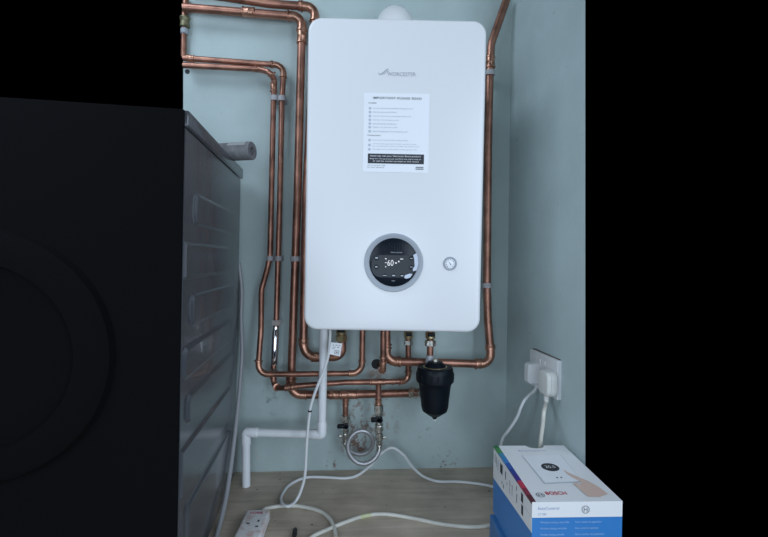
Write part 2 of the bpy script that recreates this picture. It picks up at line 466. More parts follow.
# ------------------------------------------------------------------ boiler
bz = P(393, 331, 0.31)
BM_ = Matrix.Translation(P(395.6, 176, 0.31)) @ Matrix.Rotation(math.radians(-3.2), 4, 'Z') @ Matrix.Rotation(math.radians(0.55), 4, 'Y')
# local: front face at y=0, +y towards the wall, origin at the middle of the front
def bl(px, py, off=0.0): return on(BM_, px, py, 1, off)
tl_, tr_, bl_, br_ = bl(308.2, 17.2), bl(486.0, 19.4), bl(303.3, 330.4), bl(481.2, 332.2)
BW = ((tr_-tl_).length + (br_-bl_).length)/2; BH = ((tl_-bl_).length+(tr_-br_).length)/2
BC = (tl_+tr_+bl_+br_)/4
BM_ = BM_ @ Matrix.Translation((BC.x, 0, BC.z))
boiler = empty('boiler', BM_ @ Matrix.Translation((0, 0, 0)), 'white wall-hung combi boiler with round black control dial', 'boiler')
slab_obj('front_cover', BW, BH, 0.030, 0.055, 0.0, ENAMEL, boiler, bev=0.007, n=10)
slab_obj('casing', BW-0.012, BH-0.012, 0.024, 0.288, 0.0555, ENAMEL, boiler, bev=0.001, n=8)
pl3 = lambda u_, v_: Vector((u_, -0.0007, v_))
def bp(px, py): q = bl(px, py); return q.x, q.z
# maker's lettering and swoosh
x0, z0 = bp(387.2, 75.9); x1, z1 = bp(415.9, 72.2)
lettering([('WORCESTER', x0, z0, x1-x0, 0.0085)], FAINT, boiler, pl3, bold=0.008)
bm = bmesh.new()
sw = [(378.6, 72.6), (380.2, 74.4), (381.4, 73.3), (386.6, 69.2), (388.6, 68.6), (388.3, 69.8), (386.9, 70.5), (382.0, 74.6), (379.8, 75.3), (378.2, 73.5)]
flat_poly(bm, [pl3(*bp(*q)) for q in sw])
sw2 = [(383.0, 74.5), (387.4, 71.0), (388.6, 70.9), (388.4, 72.0), (386.4, 72.4), (384.0, 74.6)]
flat_poly(bm, [pl3(*bp(*q)) for q in sw2])
mesh_obj('logo', bm, FAINT, boiler, smooth=False)
# paper label
lt, lb, lr = bl(363.9, 92.4), bl(362.4, 171.3), bl(429.5, 94.0)
LW = (lr-lt).length; LH = (lt-lb).length
lab = bpy.data.objects.new('paper_label', bpy.data.meshes.new('paper_label')); COL.objects.link(lab)
bm = bmesh.new(); cx_, cz_ = (bl(396.3, 133)).x, (bl(396.3, 133)).z
box(bm, (cx_-LW/2, -0.0006, cz_-LH/2), (cx_+LW/2, -0.0001, cz_+LH/2)); bm.to_mesh(lab.data); bm.free()
lab.data.materials.append(PAPER); lab.parent = boiler; lab['label'] = 'white printed notice'
def lp(u_, v_): return Vector((cx_-LW/2+u_*LW, -0.0010, cz_+LH/2-v_*LH))
def lp2(u_, v_): return Vector((cx_-LW/2+u_*LW, -0.0016, cz_+LH/2-v_*LH))
lpf = lambda u_, v_: lp(u_, 1-v_)
lpf2 = lambda u_, v_: lp2(u_, 1-v_)
lettering([('IMPORTANT PLEASE READ', 0.135, 1-0.076, 0.74, 0.029)], INK, lab, lpf, bold=0.012, space=1.22)
lettering([('Installer', 0.07, 1-0.135, 0.125, 0.020)], INK, lab, lpf)
lettering([('Homeowner', 0.065, 1-0.545, 0.20, 0.020)], INK, lab, lpf)
rows = [('Read the technical instructions before installing this boiler', 0.137, 1-0.203, 0.61, 0.019), ('Flush the system and add inhibitor', 0.137, 1-0.252, 0.37, 0.019),
        ('Complete the benchmark commissioning checklist in full', 0.137, 1-0.302, 0.575, 0.019), ('Check gas rate and water pressure', 0.137, 1-0.351, 0.40, 0.019),
        ('Leave all manuals with the user', 0.137, 1-0.397, 0.365, 0.019), ('Register the guarantee online', 0.137, 1-0.443, 0.38, 0.019),
        ('Show the homeowner how the controls work', 0.137, 1-0.494, 0.54, 0.019), ('Read the user instructions before using the boiler', 0.137, 1-0.606, 0.55, 0.019),
        ('Your boiler should be registered by your installer. If you have not received', 0.137, 1-0.652, 0.67, 0.017), ('your certificate, please contact the installer who fitted the boiler', 0.137, 1-0.681, 0.72, 0.017),
        ('Your boiler must be serviced annually to keep the guarantee valid', 0.137, 1-0.722, 0.68, 0.018)]
lettering(rows, mat('label_ink', (0.34, 0.37, 0.45), 0.5), lab, lpf)
lettering([('STICK  TO  THE  FRONT  COVER', 0.068, 1-0.925, 0.27, 0.014), ('DO NOT REMOVE', 0.068, 1-0.950, 0.255, 0.014)], GREYINK, lab, lpf)
bm = bmesh.new()
for v_ in (0.195, 0.244, 0.294, 0.342, 0.389, 0.435, 0.486, 0.598, 0.660, 0.714):
    flat_poly(bm, [lp(0.093+0.022*math.cos(2*PI*k/14), v_+0.018*math.sin(2*PI*k/14)) for k in range(14)])
mesh_obj('bullet_icons', bm, mat('bullet_ink', (0.52, 0.56, 0.63), 0.5), lab, smooth=False)
bm = bmesh.new(); flat_poly(bm, [lp(0.072, 0.768), lp(0.93, 0.768), lp(0.93, 0.892), lp(0.072, 0.892)])
mesh_obj('black_banner', bm, INK, lab, smooth=False)['label'] = 'black banner'
lettering([('Need help with your Worcester Bosch product?', 0.11, 1-0.812, 0.77, 0.026), ('Register the guarantee and find the right help at', 0.105, 1-0.843, 0.78, 0.018),
           ('or call the number printed on this notice', 0.15, 1-0.875, 0.70, 0.022)], PAPER, lab, lpf2)
bm = bmesh.new()
for k in range(2): flat_poly(bm, [lp(0.805, 0.925+0.022*k), lp(0.925, 0.925+0.022*k), lp(0.925, 0.94+0.022*k), lp(0.805, 0.94+0.022*k)])
mesh_obj('corner_mark', bm, GREYINK, lab, smooth=False)

# control dial
dc = bl(393.6, 262.6); dr = (bl(422.9, 262.6)-bl(364.4, 262.6)).length/2
dial = lathe_obj('control_dial', (dc.x, 0.001, dc.z), (0, -1, 0), [(0, dr), (0.004, dr), (0.0055, dr*0.985), (0.0055, dr*0.93), (0.002, dr*0.84), (0.0018, 0.0)], SILVER, boiler, 64)
dial['label'] = 'silver ring of the control dial'
disc = lathe_obj('display_glass', (dc.x+0.0002, -0.0008, dc.z+0.0006), (0, -1, 0), [(0, dr*0.83), (0.0016, dr*0.825), (0.0022, dr*0.81), (0.0023, 0.0)], GLASS_K, dial, 64)
dp = lambda u_, v_: Vector((u_, -0.0034, v_))
def dq(px, py): q = bl(px, py); return q.x, q.z
a0 = dq(387.3, 265.8); a1 = dq(393.6, 259.9)
lettering([('60', a0[0], a0[1], a1[0]-a0[0], a1[1]-a0[1])], LIT, dial, dp, 'temperature_digits')
bm = bmesh.new()
def rectpx(bm, x_0, y_0, x_1, y_1, f=dp):
    (ua, va_), (ub, vb_) = dq(x_0, y_0), dq(x_1, y_1)
    flat_poly(bm, [f(ua, va_), f(ub, va_), f(ub, vb_), f(ua, vb_)])
for q in ((385.0, 258.3, 386.6, 259.3), (385.0, 262.3, 386.6, 263.0), (385.2, 266.2, 386.2, 267.2), (395.0, 262.3, 396.8, 263.6), (398.0, 260.8, 399.4, 262.2), (400.2, 258.6, 403.0, 259.5)):
    rectpx(bm, *q)
mesh_obj('display_symbols', bm, LIT, dial, smooth=False)
bm = bmesh.new()
(ua, va_), (ub, vb_) = dq(371.8, 254.6), dq(414.0, 278.0)
for x_, z_ in (): pass
loop = [( (ua+ub)/2 + x_, -0.00325, (va_+vb_)/2 + z_) for x_, z_ in rrect(abs(ub-ua), abs(va_-vb_)*0.98, 0.020, 8)]
flat_poly(bm, loop)
mesh_obj('display_reflection', bm, mat('reflection_tint', (0.024, 0.028, 0.035), 0.4, spec=0.3), dial, smooth=False)  # reflection in the glass, put into the colour of a flat patch
bm = bmesh.new()
for px, py in ((376.6, 258.2), (376.3, 266.8), (411.3, 258.3), (411.2, 267.3), (384.7, 275.8), (393.6, 275.8), (402.2, 276.0)):
    c = dq(px, py)
    flat_poly(bm, [(c[0]+0.0052*math.cos(2*PI*k/20), -0.00330, c[1]+0.0052*math.sin(2*PI*k/20)) for k in range(20)])
mesh_obj('touch_keys', bm, BLACK_P, dial, smooth=False)
KEYP = mat('key_print', (0.45, 0.48, 0.52), 0.5)
for px, py, hw, hh in ((376.6, 257.9, 1.3, .7), (376.3, 266.8, 1.1, .6), (411.3, 258.5, 1.2, .35), (411.2, 267.0, 1.2, .35), (384.7, 275.5, 1.8, .4), (393.6, 275.5, 1.5, .6), (402.0, 275.7, 1.3, .6)):
    bm = bmesh.new(); rectpx(bm, px-hw, py-hh, px+hw, py+hh); mesh_obj('key_symbol', bm, KEYP, dial, smooth=False)
bm = bmesh.new()
for r_ in range(4):
    for c_ in range(9):
        if r_ == 0 and c_ in (0, 1, 8): continue
        rectpx(bm, 384.0+c_*2.6, 243.6+r_*2.1, 384.4+c_*2.6, 243.9+r_*2.1)
mesh_obj('dot_grid', bm, mat('dim_print', (0.16, 0.18, 0.21), 0.5), dial, smooth=False)
bm = bmesh.new(); rectpx(bm, 391.5, 280.6, 395.0, 281.0); mesh_obj('small_mark', bm, KEYP, dial, smooth=False)
b0 = dq(390.5, 252.9); b1_ = dq(402.6, 251.5)
lettering([('Worcester', b0[0], b0[1], b1_[0]-b0[0], 0.0028)], FAINT, dial, dp)
# torn protective film still on the glass
bm = bmesh.new()
for poly in ([(413.2, 255.0), (416.4, 253.2), (418.0, 258.0), (418.2, 264.0), (416.5, 270.3), (413.0, 271.2), (412.6, 268.9), (414.6, 266.0), (414.2, 260.0)],
             [(404.8, 275.3), (409.5, 273.6), (412.5, 274.0), (410.0, 277.6), (406.2, 278.6), (404.2, 277.8)]):
    flat_poly(bm, [dp(*dq(*q)) for q in poly])
mesh_obj('film_scraps', bm, mat('cloudy_film', (0.55, 0.60, 0.70), 0.35), dial, smooth=False)['label'] = 'torn pale protective film'
# pressure gauge
gc = bl(450.0, 263.6); gr = (bl(456.9, 263.6)-bl(443.1, 263.6)).length/2
ga = lathe_obj('pressure_gauge', (gc.x, 0.001, gc.z), (0, -1, 0), [(0, gr), (0.0025, gr), (0.0035, gr*0.96), (0.0035, gr*0.80), (0.0012, gr*0.74), (0.0012, 0)], SILVER, boiler, 40)
lathe_obj('gauge_face', (gc.x, -0.0004, gc.z), (0, -1, 0), [(0, gr*0.72), (0.0010, gr*0.72), (0.0012, gr*0.70), (0.0012, 0)], PAPER, ga, 32)
bm = bmesh.new()
for k in range(11):
    a = math.radians(225 - 27*k)
    for r_a, r_b, hw in ((0.52, 0.64, 0.05),):
        ca, sa = math.cos(a), math.sin(a)
        flat_poly(bm, [(gc.x+gr*(r_a*ca-hw*sa), -0.0019, gc.z+gr*(r_a*sa+hw*ca)), (gc.x+gr*(r_b*ca-hw*sa), -0.0019, gc.z+gr*(r_b*sa+hw*ca)),
                       (gc.x+gr*(r_b*ca+hw*sa), -0.0019, gc.z+gr*(r_b*sa-hw*ca)), (gc.x+gr*(r_a*ca+hw*sa), -0.0019, gc.z+gr*(r_a*sa-hw*ca))])
a = math.radians(125); ca, sa = math.cos(a), math.sin(a)
flat_poly(bm, [(gc.x+gr*(-0.25*ca-0.06*sa), -0.0019, gc.z+gr*(-0.25*sa+0.06*ca)), (gc.x+gr*0.45*ca, -0.0019, gc.z+gr*0.45*sa), (gc.x+gr*(-0.25*ca+0.06*sa), -0.0019, gc.z+gr*(-0.25*sa-0.06*ca))])
mesh_obj('gauge_needle', bm, INK, ga, smooth=False)
# flue: turret on the top of the casing, turning back into the wall
fc = bl(396.5, 19.5, 0.14)
fo = empty('flue', BM_ @ Vector((fc.x, 0.14, BH/2-0.0055)), 'white flue elbow on top of the boiler, going into the wall', 'flue')
fz0 = BM_ @ Vector((fc.x, 0.14, BH/2-0.0055))
ztop = F(396.5, 0, 0).z
zc = (P(396.5, 20.5, -fz0.y)).z
pz = fz0.z
lathe_obj('collar', (0, 0, 0.0003), (0, 0, 1), [(0, 0.064), (0.008, 0.064), (0.010, 0.058)], WHITE_P, fo, 32)
el = [(0, 0, 0.008)] + [(0, 0.055-0.055*math.cos(a), 0.026+0.055*math.sin(a)) for a in [math.radians(k) for k in range(0, 91, 9)]] + [(0, -fz0.y-0.002, 0.081)]
sweep_obj('elbow', el, 0.0475, WHITE_P, fo, 28)

# ------------------------------------------------------------------ copper pipework
def route(cs):
    """cs: list of (point, bend radius) -> (path, arcs); arcs[i] = (tangent-in point, path points, tangent-out point, dir in, dir out)"""
    path = [cs[0][0]]; arcs = {}
    for i in range(1, len(cs)-1):
        p, r = cs[i]
        di = (p-cs[i-1][0]).normalized(); do = (cs[i+1][0]-p).normalized()
        ang = di.angle(do)
        if r <= 0 or ang < 0.02:
            path.append(p); continue
        t = r*math.tan(ang/2)
        t = min(t, 0.48*(p-cs[i-1][0]).length, 0.48*(cs[i+1][0]-p).length); r = t/math.tan(ang/2)
        a = p-di*t; b = p+do*t
        n = (do-di*di.dot(do)).normalized(); c = a+n*r
        ap = []
        for k in range(9):
            th = ang*k/8
            ap.append(c - n*r*math.cos(th) + di*r*math.sin(th))
        path += ap; arcs[i] = (a, ap, b, di, do)
    path.append(cs[-1][0])
    return path, arcs
def elbow(parent, arc, r, leg=None):
    a, ap, b, di, do = arc
    leg = leg or r*1.25
    pts = [a-di*leg, a-di*(leg-0.0008), a-di*(leg-0.0034), a-di*(leg-0.0044)] + ap + [b+do*(leg-0.0044), b+do*(leg-0.0034), b+do*(leg-0.0008), b+do*leg]
    rad = [r*1.1, r*1.38, r*1.38, r*1.12] + [r*1.11]*len(ap) + [r*1.12, r*1.38, r*1.38, r*1.1]
    return sweep_obj('elbow', pts, rad, COPPER_J, parent, 16)
def coupling(parent, p, d, r, ln=0.024, name='coupling', m=None):
    d = Vector(d).normalized()
    return lathe_obj(name, Vector(p)-d*ln/2, d, [(0, r*1.05), (0.0005, r*1.28), (0.003, r*1.28), (0.0045, r*1.14), (ln/2-0.002, r*1.14), (ln/2, r*1.2), (ln/2+0.002, r*1.14), (ln-0.0045, r*1.14), (ln-0.003, r*1.28), (ln-0.0005, r*1.28), (ln, r*1.05)], m or COPPER_J, parent, 18)
def collar(parent, p, d, r, name='ring'):
    d = Vector(d).normalized()
    return lathe_obj(name, Vector(p)-d*0.002, d, [(0, r*1.02), (0.0005, r*1.3), (0.0035, r*1.3), (0.004, r*1.02)], COPPER_J, parent, 16)
def nut(parent, p, d, r, ln, m, name='compression_nut'):
    d = Vector(d).normalized()
    return lathe_obj(name, Vector(p)-d*ln/2, d, [(0, r*0.82), (0.001, r), (ln-0.001, r), (ln, r*0.82)], m, parent, 6, 20)
def run(name, label, r, cs, group=None, cat='pipe', m=None):
    """cs: (px, py, d, bend radius, 'e' elbow fitting or 'b' plain bend)"""
    C = [(P(c[0], c[1], c[2]) if not isinstance(c[0], Vector) else c[0], c[3] if len(c) > 3 else 0) for c in cs]
    t = empty(name, C[0][0], label, cat, group)
    off = C[0][0]
    Cl = [(p-off, rr) for p, rr in C]
    path, arcs = route(Cl)
    sweep_obj('pipe', path, r, m or COPPER, t, 16)
    for i, c in enumerate(cs):
        if len(c) > 4 and c[4] == 'e' and i in arcs: elbow(t, arcs[i], r)
    return t, off
R22, R15 = 0.0112, 0.0077
BZ = (BM_ @ Vector((0, 0.24, -BH/2))).z + 0.004        # underside of the boiler near the wall
def up(px, py, d):                                      # straight up from a picture point to the boiler's underside
    p = P(px, py, d); return Vector((p.x, p.y, BZ+0.002))

# 1 big pipe: along the top, down the left of the boiler, along the bottom to the filter
t1, o1 = run('copper_pipe', 'thick copper pipe down the left of the boiler, then along to the black filter', R22,
    [(183.3, 7.6, 0.036), (302.0, 17.0, 0.036, 0.026, 'e'), (301.0, 60, 0.036), (297.4, 200, 0.036), (294, 300, 0.036), (290.6, 394.8, 0.042, 0.030, 'e'), (345, 394.6, 0.042), (410, 393.0, 0.05), (419, 392.8, 0.062)])
def c1(px, py, d, qx, qy, **k): p = P(px, py, d); q = P(qx, qy, d); return coupling(t1, p-o1, q-p, R22, **k)
c1(248.8, 12.3, 0.036, 255, 12.8, ln=0.034); c1(301.6, 37.0, 0.036, 301.3, 47, ln=0.036)
c1(290.9, 380.0, 0.041, 290.7, 386, ln=0.018); c1(333.8, 394.7, 0.042, 340, 394.6, ln=0.022)
c1(349, 394.5, 0.042, 354, 394.4, ln=0.050, name='tee')
p = P(413.2, 392.9, 0.052); q = P(418, 392.8, 0.06)
nut(t1, p-o1, q-p, 0.0165, 0.018, NICKEL); nut(t1, P(418.0, 392.9, 0.059)-o1, q-p, 0.0135, 0.020, NICKEL)
# 2 upper pipe behind it, dropping down behind the boiler edge to the left valve
t2, o2 = run('copper_pipe', 'topmost copper pipe at upper left, dropping behind the left edge of the boiler', R22,
    [(183.3, -8.5, 0.034), (225, -3.0, 0.034, 0.08, 'b'), (268, 3.6, 0.034, 0.08, 'b'), (315.5, 7.2, 0.034, 0.026, 'e'), (306.0, 200, 0.036), (303.2, 357.2, 0.060, 0.036, 'e'), (342.3, 357.0, 0.075, 0.024, 'b'), (up(341.6, 335, 0.075), 0, 0, 0)])
coupling(t2, P(303.5, 341.5, 0.058)-o2, P(303.3, 350, 0.058)-P(303.5, 341.5, 0.058), R22, ln=0.016)
coupling(t2, P(314.5, 357.1, 0.062)-o2, (1, -0.1, 0), R22, ln=0.016)
coupling(t2, P(301.0, 6.0, 0.034)-o2, (1, 0, -.07), R22, ln=0.014)
pv = P(341.2, 336.0, 0.075)-o2
nut(t2, pv+Vector((0, 0, -0.006)), (0, 0, 1), 0.0165, 0.016, BRASS); lathe_obj('valve_body', pv+Vector((0, 0, 0.003)), (0, 0, 1), [(0, 0.012), (0.004, 0.014), (0.02, 0.014), (0.022, 0.0125)], BRASS, t2)
box_obj('valve_key', pv+Vector((-0.010, -0.020, 0.012)), pv+Vector((0.010, -0.012, 0.026)), BLACK_P, t2, 0.002)
# 3 upper thin pipe
t3, o3 = run('copper_pipe', 'thin copper pipe with a chrome sleeve, the upper of the thin pair at left', R15,
    [(183.3, 58.0, 0.030), (284.0, 65.4, 0.030, 0.024, 'e'), (282.0, 100, 0.030), (279.8, 200, 0.030), (276.4, 320, 0.030), (273.6, 368, 0.036), (273.5, 387.6, 0.042, 0.022, 'b'), (284, 388.0, 0.075, 0.018, 'b'), (297, 386.0, 0.076, 0.03, 'b'), (345, 382.3, 0.070), (379, 381.9, 0.068), (395, 381.6, 0.060), (408.5, 381.2, 0.048, 0.018, 'e'), (408.2, 347, 0.055), (up(408.0, 334, 0.06), 0, 0, 0)])
nut(t3, P(276.2, 322.5, 0.031)-o3, (0, 0, 1), 0.0130, 0.016, mat('bright_nickel', (0.80, 0.79, 0.76), 0.35, 0.6))
pa, pb = P(275.8, 326.5, 0.032)-o3, P(274.0, 367.0, 0.034)-o3
lathe_obj('chrome_sleeve', pa, pb-pa, [(0, 0.0078), (0.012, 0.0080), (0.015, 0.0096), ((pb-pa).length-0.010, 0.0100), ((pb-pa).length-0.006, 0.0088), ((pb-pa).length, 0.0080)], CHROME, t3, 24)['label'] = 'shiny chrome sleeve'
nut(t3, P(273.7, 370.2, 0.036)-o3, (0, 0, 1), 0.0115, 0.010, NICKEL)
collar(t3, P(273.5, 379.0, 0.038)-o3, (0, 0, 1), R15); collar(t3, P(276.8, 387.3, 0.055)-o3, (0.5, -1, 0), R15*1.1)
coupling(t3, P(287.6, 387.6, 0.0755)-o3, (1, 0, 0.1), R15, ln=0.014); coupling(t3, P(294.5, 386.5, 0.0758)-o3, (1, 0, 0.2), R15, ln=0.012)
coupling(t3, P(191, 58.6, 0.030)-o3, (1, 0, -.07), R15, ln=0.018); collar(t3, P(270.8, 64.4, 0.030)-o3, (1, 0, -.07), R15)
coupling(t3, P(377.5, 382.0, 0.068)-o3, (1, 0, 0), R15, ln=0.040, name='tee')
collar(t3, P(393, 381.7, 0.060)-o3, (1, 0, 0), R15)
pv = P(408.4, 341.0, 0.058)-o3
nut(t3, pv+Vector((0, 0, -0.004)), (0, 0, 1), 0.0125, 0.014, NICKEL); lathe_obj('valve_body', pv+Vector((0, 0, 0.006)), (0, 0, 1), [(0, 0.010), (0.004, 0.0125), (0.02, 0.0125), (0.022, 0.010)], BRASS, t3)
box_obj('valve_key', pv+Vector((-0.008, -0.019, 0.016)), pv+Vector((0.008, -0.011, 0.026)), BLACK_P, t3, 0.002)
# 4 lower thin pipe
t4, o4 = run('copper_pipe', 'thin copper pipe with a kink, the lower and leftmost of the thin pair at left', R15,
    [(183.3, 65.3, 0.030), (258.0, 69.0, 0.031, 0.03, 'b'), (270.0, 72.3, 0.052, 0.012, 'b'), (274.2, 80.0, 0.032, 0.012, 'b'), (273.5, 100, 0.030), (271.3, 200, 0.030), (270.0, 256, 0.030, 0.05, 'b'), (267.5, 268, 0.032, 0.05, 'b'), (261.4, 290, 0.046, 0.06, 'b'), (261.0, 330, 0.070, 0.08, 'b'), (257.8, 374.2, 0.082, 0.026, 'e'), (300, 374.0, 0.084), (361.8, 373.2, 0.082, 0.026, 'e'), (up(362.6, 335, 0.082), 0, 0, 0)])
coupling(t4, P(256.5, 68.9, 0.031)-o4, (1, 0, -.06), R15, ln=0.012); collar(t4, P(271.6, 74.2, 0.047)-o4, (0.4, 0.5, -0.7), R15*1.25)
coupling(t4, P(273.7, 87.5, 0.031)-o4, (0, 0, 1), R15, ln=0.026)
collar(t4, P(257.9, 360.5, 0.079)-o4, (0, 0, 1), R15); collar(t4, P(270.2, 374.1, 0.083)-o4, (1, 0, 0), R15)
# 5 right-hand pipe
t5, o5 = run('copper_pipe', 'thick copper pipe down the right of the boiler, turning left under it', R22,
    [(507.2, -2, 0.032), (491.2, 44, 0.036, 0.07, 'b'), (489.6, 75, 0.038), (488.0, 150, 0.040), (486.9, 285, 0.046), (487.8, 320, 0.056), (491.6, 364.4, 0.074, 0.030, 'e'), (440, 362.6, 0.074), (386.6, 361.4, 0.074, 0.026, 'e'), (up(386.4, 335, 0.074), 0, 0, 0)])
coupling(t5, P(490.2, 62.5, 0.037)-o5, (0.0, 0, 1), R22, ln=0.032)
coupling(t5, P(490.2, 347.0, 0.068)-o5, P(490.4, 350, 0.069)-P(490, 344, 0.067), R22, ln=0.014)
coupling(t5, P(478.5, 363.6, 0.074)-o5, (1, 0, 0), R22, ln=0.016); coupling(t5, P(397.0, 361.6, 0.074)-o5, (1, 0, 0), R22, ln=0.014)
collar(t5, P(386.6, 344.5, 0.074)-o5, (0, 0, 1), R22)
# 6 pipe to the hole in the wall
t6, o6 = run('copper_pipe', 'short copper pipe dropping from the boiler middle and turning into a hole in the wall', R15,
    [(up(383.0, 335, 0.112), 0, 0, 0), (383.0, 371.0, 0.112, 0.018, 'e'), (380.6, 367.0, 0.03), (379.4, 365.6, 0.001)])
collar(t6, P(383.0, 357.5, 0.112)-o6, (0, 0, 1), R15)
# valve and drop into the filter
pf = P(430.2, 346, 0.100)
t7 = empty('copper_pipe', pf, 'very short copper stub with brass valve, from the boiler into the black filter top', 'pipe')
zt = BZ+0.002-pf.z; zb = P(430.2, 365.5, 0.100).z-pf.z
sweep_obj('pipe', [(0, 0, zb), (0, 0, zt)], R15*1.15, COPPER, t7)
lathe_obj('plastic_sleeve', (0, 0, zb+0.004), (0, 0, 1), [(0, 0.0125), (0.012, 0.0125), (0.022, 0.0105), (0.024, 0.010)], mat('clear_sleeve', (0.36, 0.38, 0.40), 0.25, spec=0.6), t7)
nut(t7, (0, 0, 0.008), (0, 0, 1), 0.0150, 0.016, NICKEL); lathe_obj('valve_body', (0, 0, 0.019), (0, 0, 1), [(0, 0.011), (0.003, 0.0135), (0.018, 0.0135), (0.02, 0.010)], BRASS, t7)
box_obj('valve_key', (-0.009, -0.021, 0.028), (0.009, -0.012, 0.038), BLACK_P, t7, 0.002)
# 7 upright pipe with a valve at the far left
t8, o8 = run('copper_pipe', 'upright copper pipe with a tarnished brass valve at the far upper left', R15,
    [(186.0, -3, 0.012), (184.2, 20, 0.012), (183.6, 57, 0.012)], m=COPPER)
lathe_obj('valve_body', P(184.9, 24.6, 0.012)-o8, (0, 0, 1), [(-0.008, 0.010), (-0.006, 0.013), (0.004, 0.012), (0.010, 0.0115), (0.016, 0.014), (0.020, 0.013), (0.022, 0.009)], mat('tarnished_brass', (0.20, 0.19, 0.11), 0.5, 0.7, var=0.4, vscale=80), t8)
lathe_obj('sealing_tape', P(184.5, 31.5, 0.012)-o8, (0, 0, 1), [(-0.008, 0.0085), (-0.006, 0.0105), (0.006, 0.0105), (0.008, 0.0085)], mat('tape_white', (0.30, 0.34, 0.36), 0.6), t8)

# pipe clips screwed to the wall
def clip(px, py, d, r, label):
    p = P(px, py, 0.0); q = P(px, py, d)
    c = empty('pipe_clip', Vector((q.x, 0.0, q.z)), label, 'pipe clip', 'grey pipe clips')
    box_obj('clip_base', (-r-0.0026, -d+r+0.0006, -0.0068), (r+0.0026, -0.0002, 0.0068), CLIP, c, 0.0015)
    bm = bmesh.new()
    n = 14; A = [PI*k/n for k in range(n+1)]
    lo = [(-(r+0.0026)*math.cos(a), -d+r*0.5-(r*1.5+0.003)*math.sin(a)**0.45) for a in A]
    li = [(-(r+0.0010)*math.cos(a), -d-(r+0.0010)*math.sin(a)) for a in A]
    prof = lo + list(reversed(li))
    shell(bm, [[(x, y, -0.0068) for x, y in prof], [(x, y, 0.0068) for x, y in prof]])
    mesh_obj('strap', bm, CLIP, c)
for a in ((274.6, 98.4, 0.030, R15, 'grey pipe clip, the upper one on the leftmost thin copper pipe'), (281.9, 98.7, 0.030, R15, 'grey pipe clip, the upper one on the chrome-sleeved thin pipe'),
          (270.1, 258.3, 0.030, R15, 'grey pipe clip, the lower one on the leftmost thin copper pipe'), (278.3, 258.5, 0.030, R15, 'grey pipe clip, the lower one on the chrome-sleeved thin pipe'),
          (295.4, 258.8, 0.036, R22, 'grey pipe clip, the only one on the thick pipe left of the boiler'), (305.2, 259.4, 0.037, R22, 'grey pipe clip half hidden behind the left edge of the boiler'),
          (489.5, 73.4, 0.038, R22, 'pale pipe clip near the top of the right-hand copper pipe'), (486.9, 285.3, 0.046, R22, 'grey pipe clip halfway down the right-hand copper pipe')):
    clip(*a)

# hole in the plaster that the short pipe enters, and a small plug hole
hc = P(376.4, 364.0, 0.0)
tag(lathe_obj('pipe_sleeve', hc+Vector((0, 0.004, 0)), (0, -1, 0), [(0, 0.0140), (0.0050, 0.0146), (0.0062, 0.0138), (0.0060, 0.0120), (0.0046, 0.0112), (0.0046, 0.0)], BLACK_M, None, 24), 'dark round hole sleeve in the wall where the short pipe enters', 'pipe sleeve')
tag(lathe_obj('wall_plug', P(187.4, 71.6, 0.0)+Vector((0, 0.001, 0)), (0, -1, 0), [(0, 0.0065), (0.002, 0.0065), (0.0024, 0.005), (0.0012, 0.003), (0.0012, 0)], BLACK_M, None, 16), 'small black plug hole in the wall under the left thin pipes', 'wall plug')

# ------------------------------------------------------------------ system filter
fcen = P(434.9, 390, 0.125)
fil = empty('system_filter', (fcen.x, fcen.y, P(433.6, 420, 0.125).z), 'black plastic magnetic filter canister hanging under the boiler', 'filter')
zz = lambda py: P(433.6, py, 0.125).z - P(433.6, 420, 0.125).z
pxm = 1.0*abs(P(434.6, 390, 0.125).x - P(433.6, 390, 0.125).x)
prof = [(zz(416.5), 3.2), (zz(415.5), 5.5), (zz(410.5), 12.2), (zz(406.5), 13.4), (zz(398), 14.2), (zz(386), 15.6), (zz(383.5), 16.2), (zz(381.5), 17.4)]
lathe_obj('canister', (0, 0, 0), (0, 0, 1), [(z, r*pxm) for z, r in prof], BLACK_P, fil, 40)
prof = [(zz(382.0), 16.6), (zz(380.8), 18.4), (zz(379.2), 18.6), (zz(372), 18.1), (zz(367.6), 17.2), (zz(366.8), 16.4), (zz(366.6), 11.0)]
lathe_obj('collar', (0, 0, 0), (0, 0, 1), [(z, r*pxm) for z, r in prof], BLACK_P, fil, 40)
bm = bmesh.new()
for k in range(20):
    a = 2*PI*k/20
    M = Matrix.Rotation(a, 4, 'Z')
    box(bm, (18.0*pxm, -0.0022, zz(379.0)), (18.8*pxm, 0.0022, zz(372.5)), M, 0.0008, 1)
mesh_obj('grip_ribs', bm, BLACK_P, fil)
lathe_obj('brass_ring', (0, 0, zz(366.9)), (0, 0, 1), [(0, 12.0*pxm), (0.0014, 12.0*pxm), (0.0018, 11.4*pxm), (0.0018, 10.6*pxm)], BRASS, fil, 36)['label'] = 'thin brass ring'
lathe_obj('cap', (0, 0, zz(366.5)), (0, 0, 1), [(0, 10.8*pxm), (0.004, 10.2*pxm), (0.010, 7.6*pxm), (0.013, 6.8*pxm), (0.014, 0)], BLACK_P, fil, 32)
nut(fil, (0, -0.004, zz(366.5)+0.017), (0, 0, 1), 2.6*pxm, 0.008, mat('pale_brass', (0.75, 0.70, 0.60), 0.35, 0.8), 'bleed_screw')
lathe_obj('drain_cap', (0, 0, zz(420.0)), (0, 0, 1), [(0, 1.3*pxm), (0.003, 1.7*pxm), (0.0105, 3.4*pxm)], BLACK_P, fil, 20)
lathe_obj('drain_tip', (0, 0, zz(420.6)), (0, 0, 1), [(-0.001, 0.9*pxm), (0.0015, 1.7*pxm), (0.0045, 1.7*pxm)], WHITE_P, fil, 14)

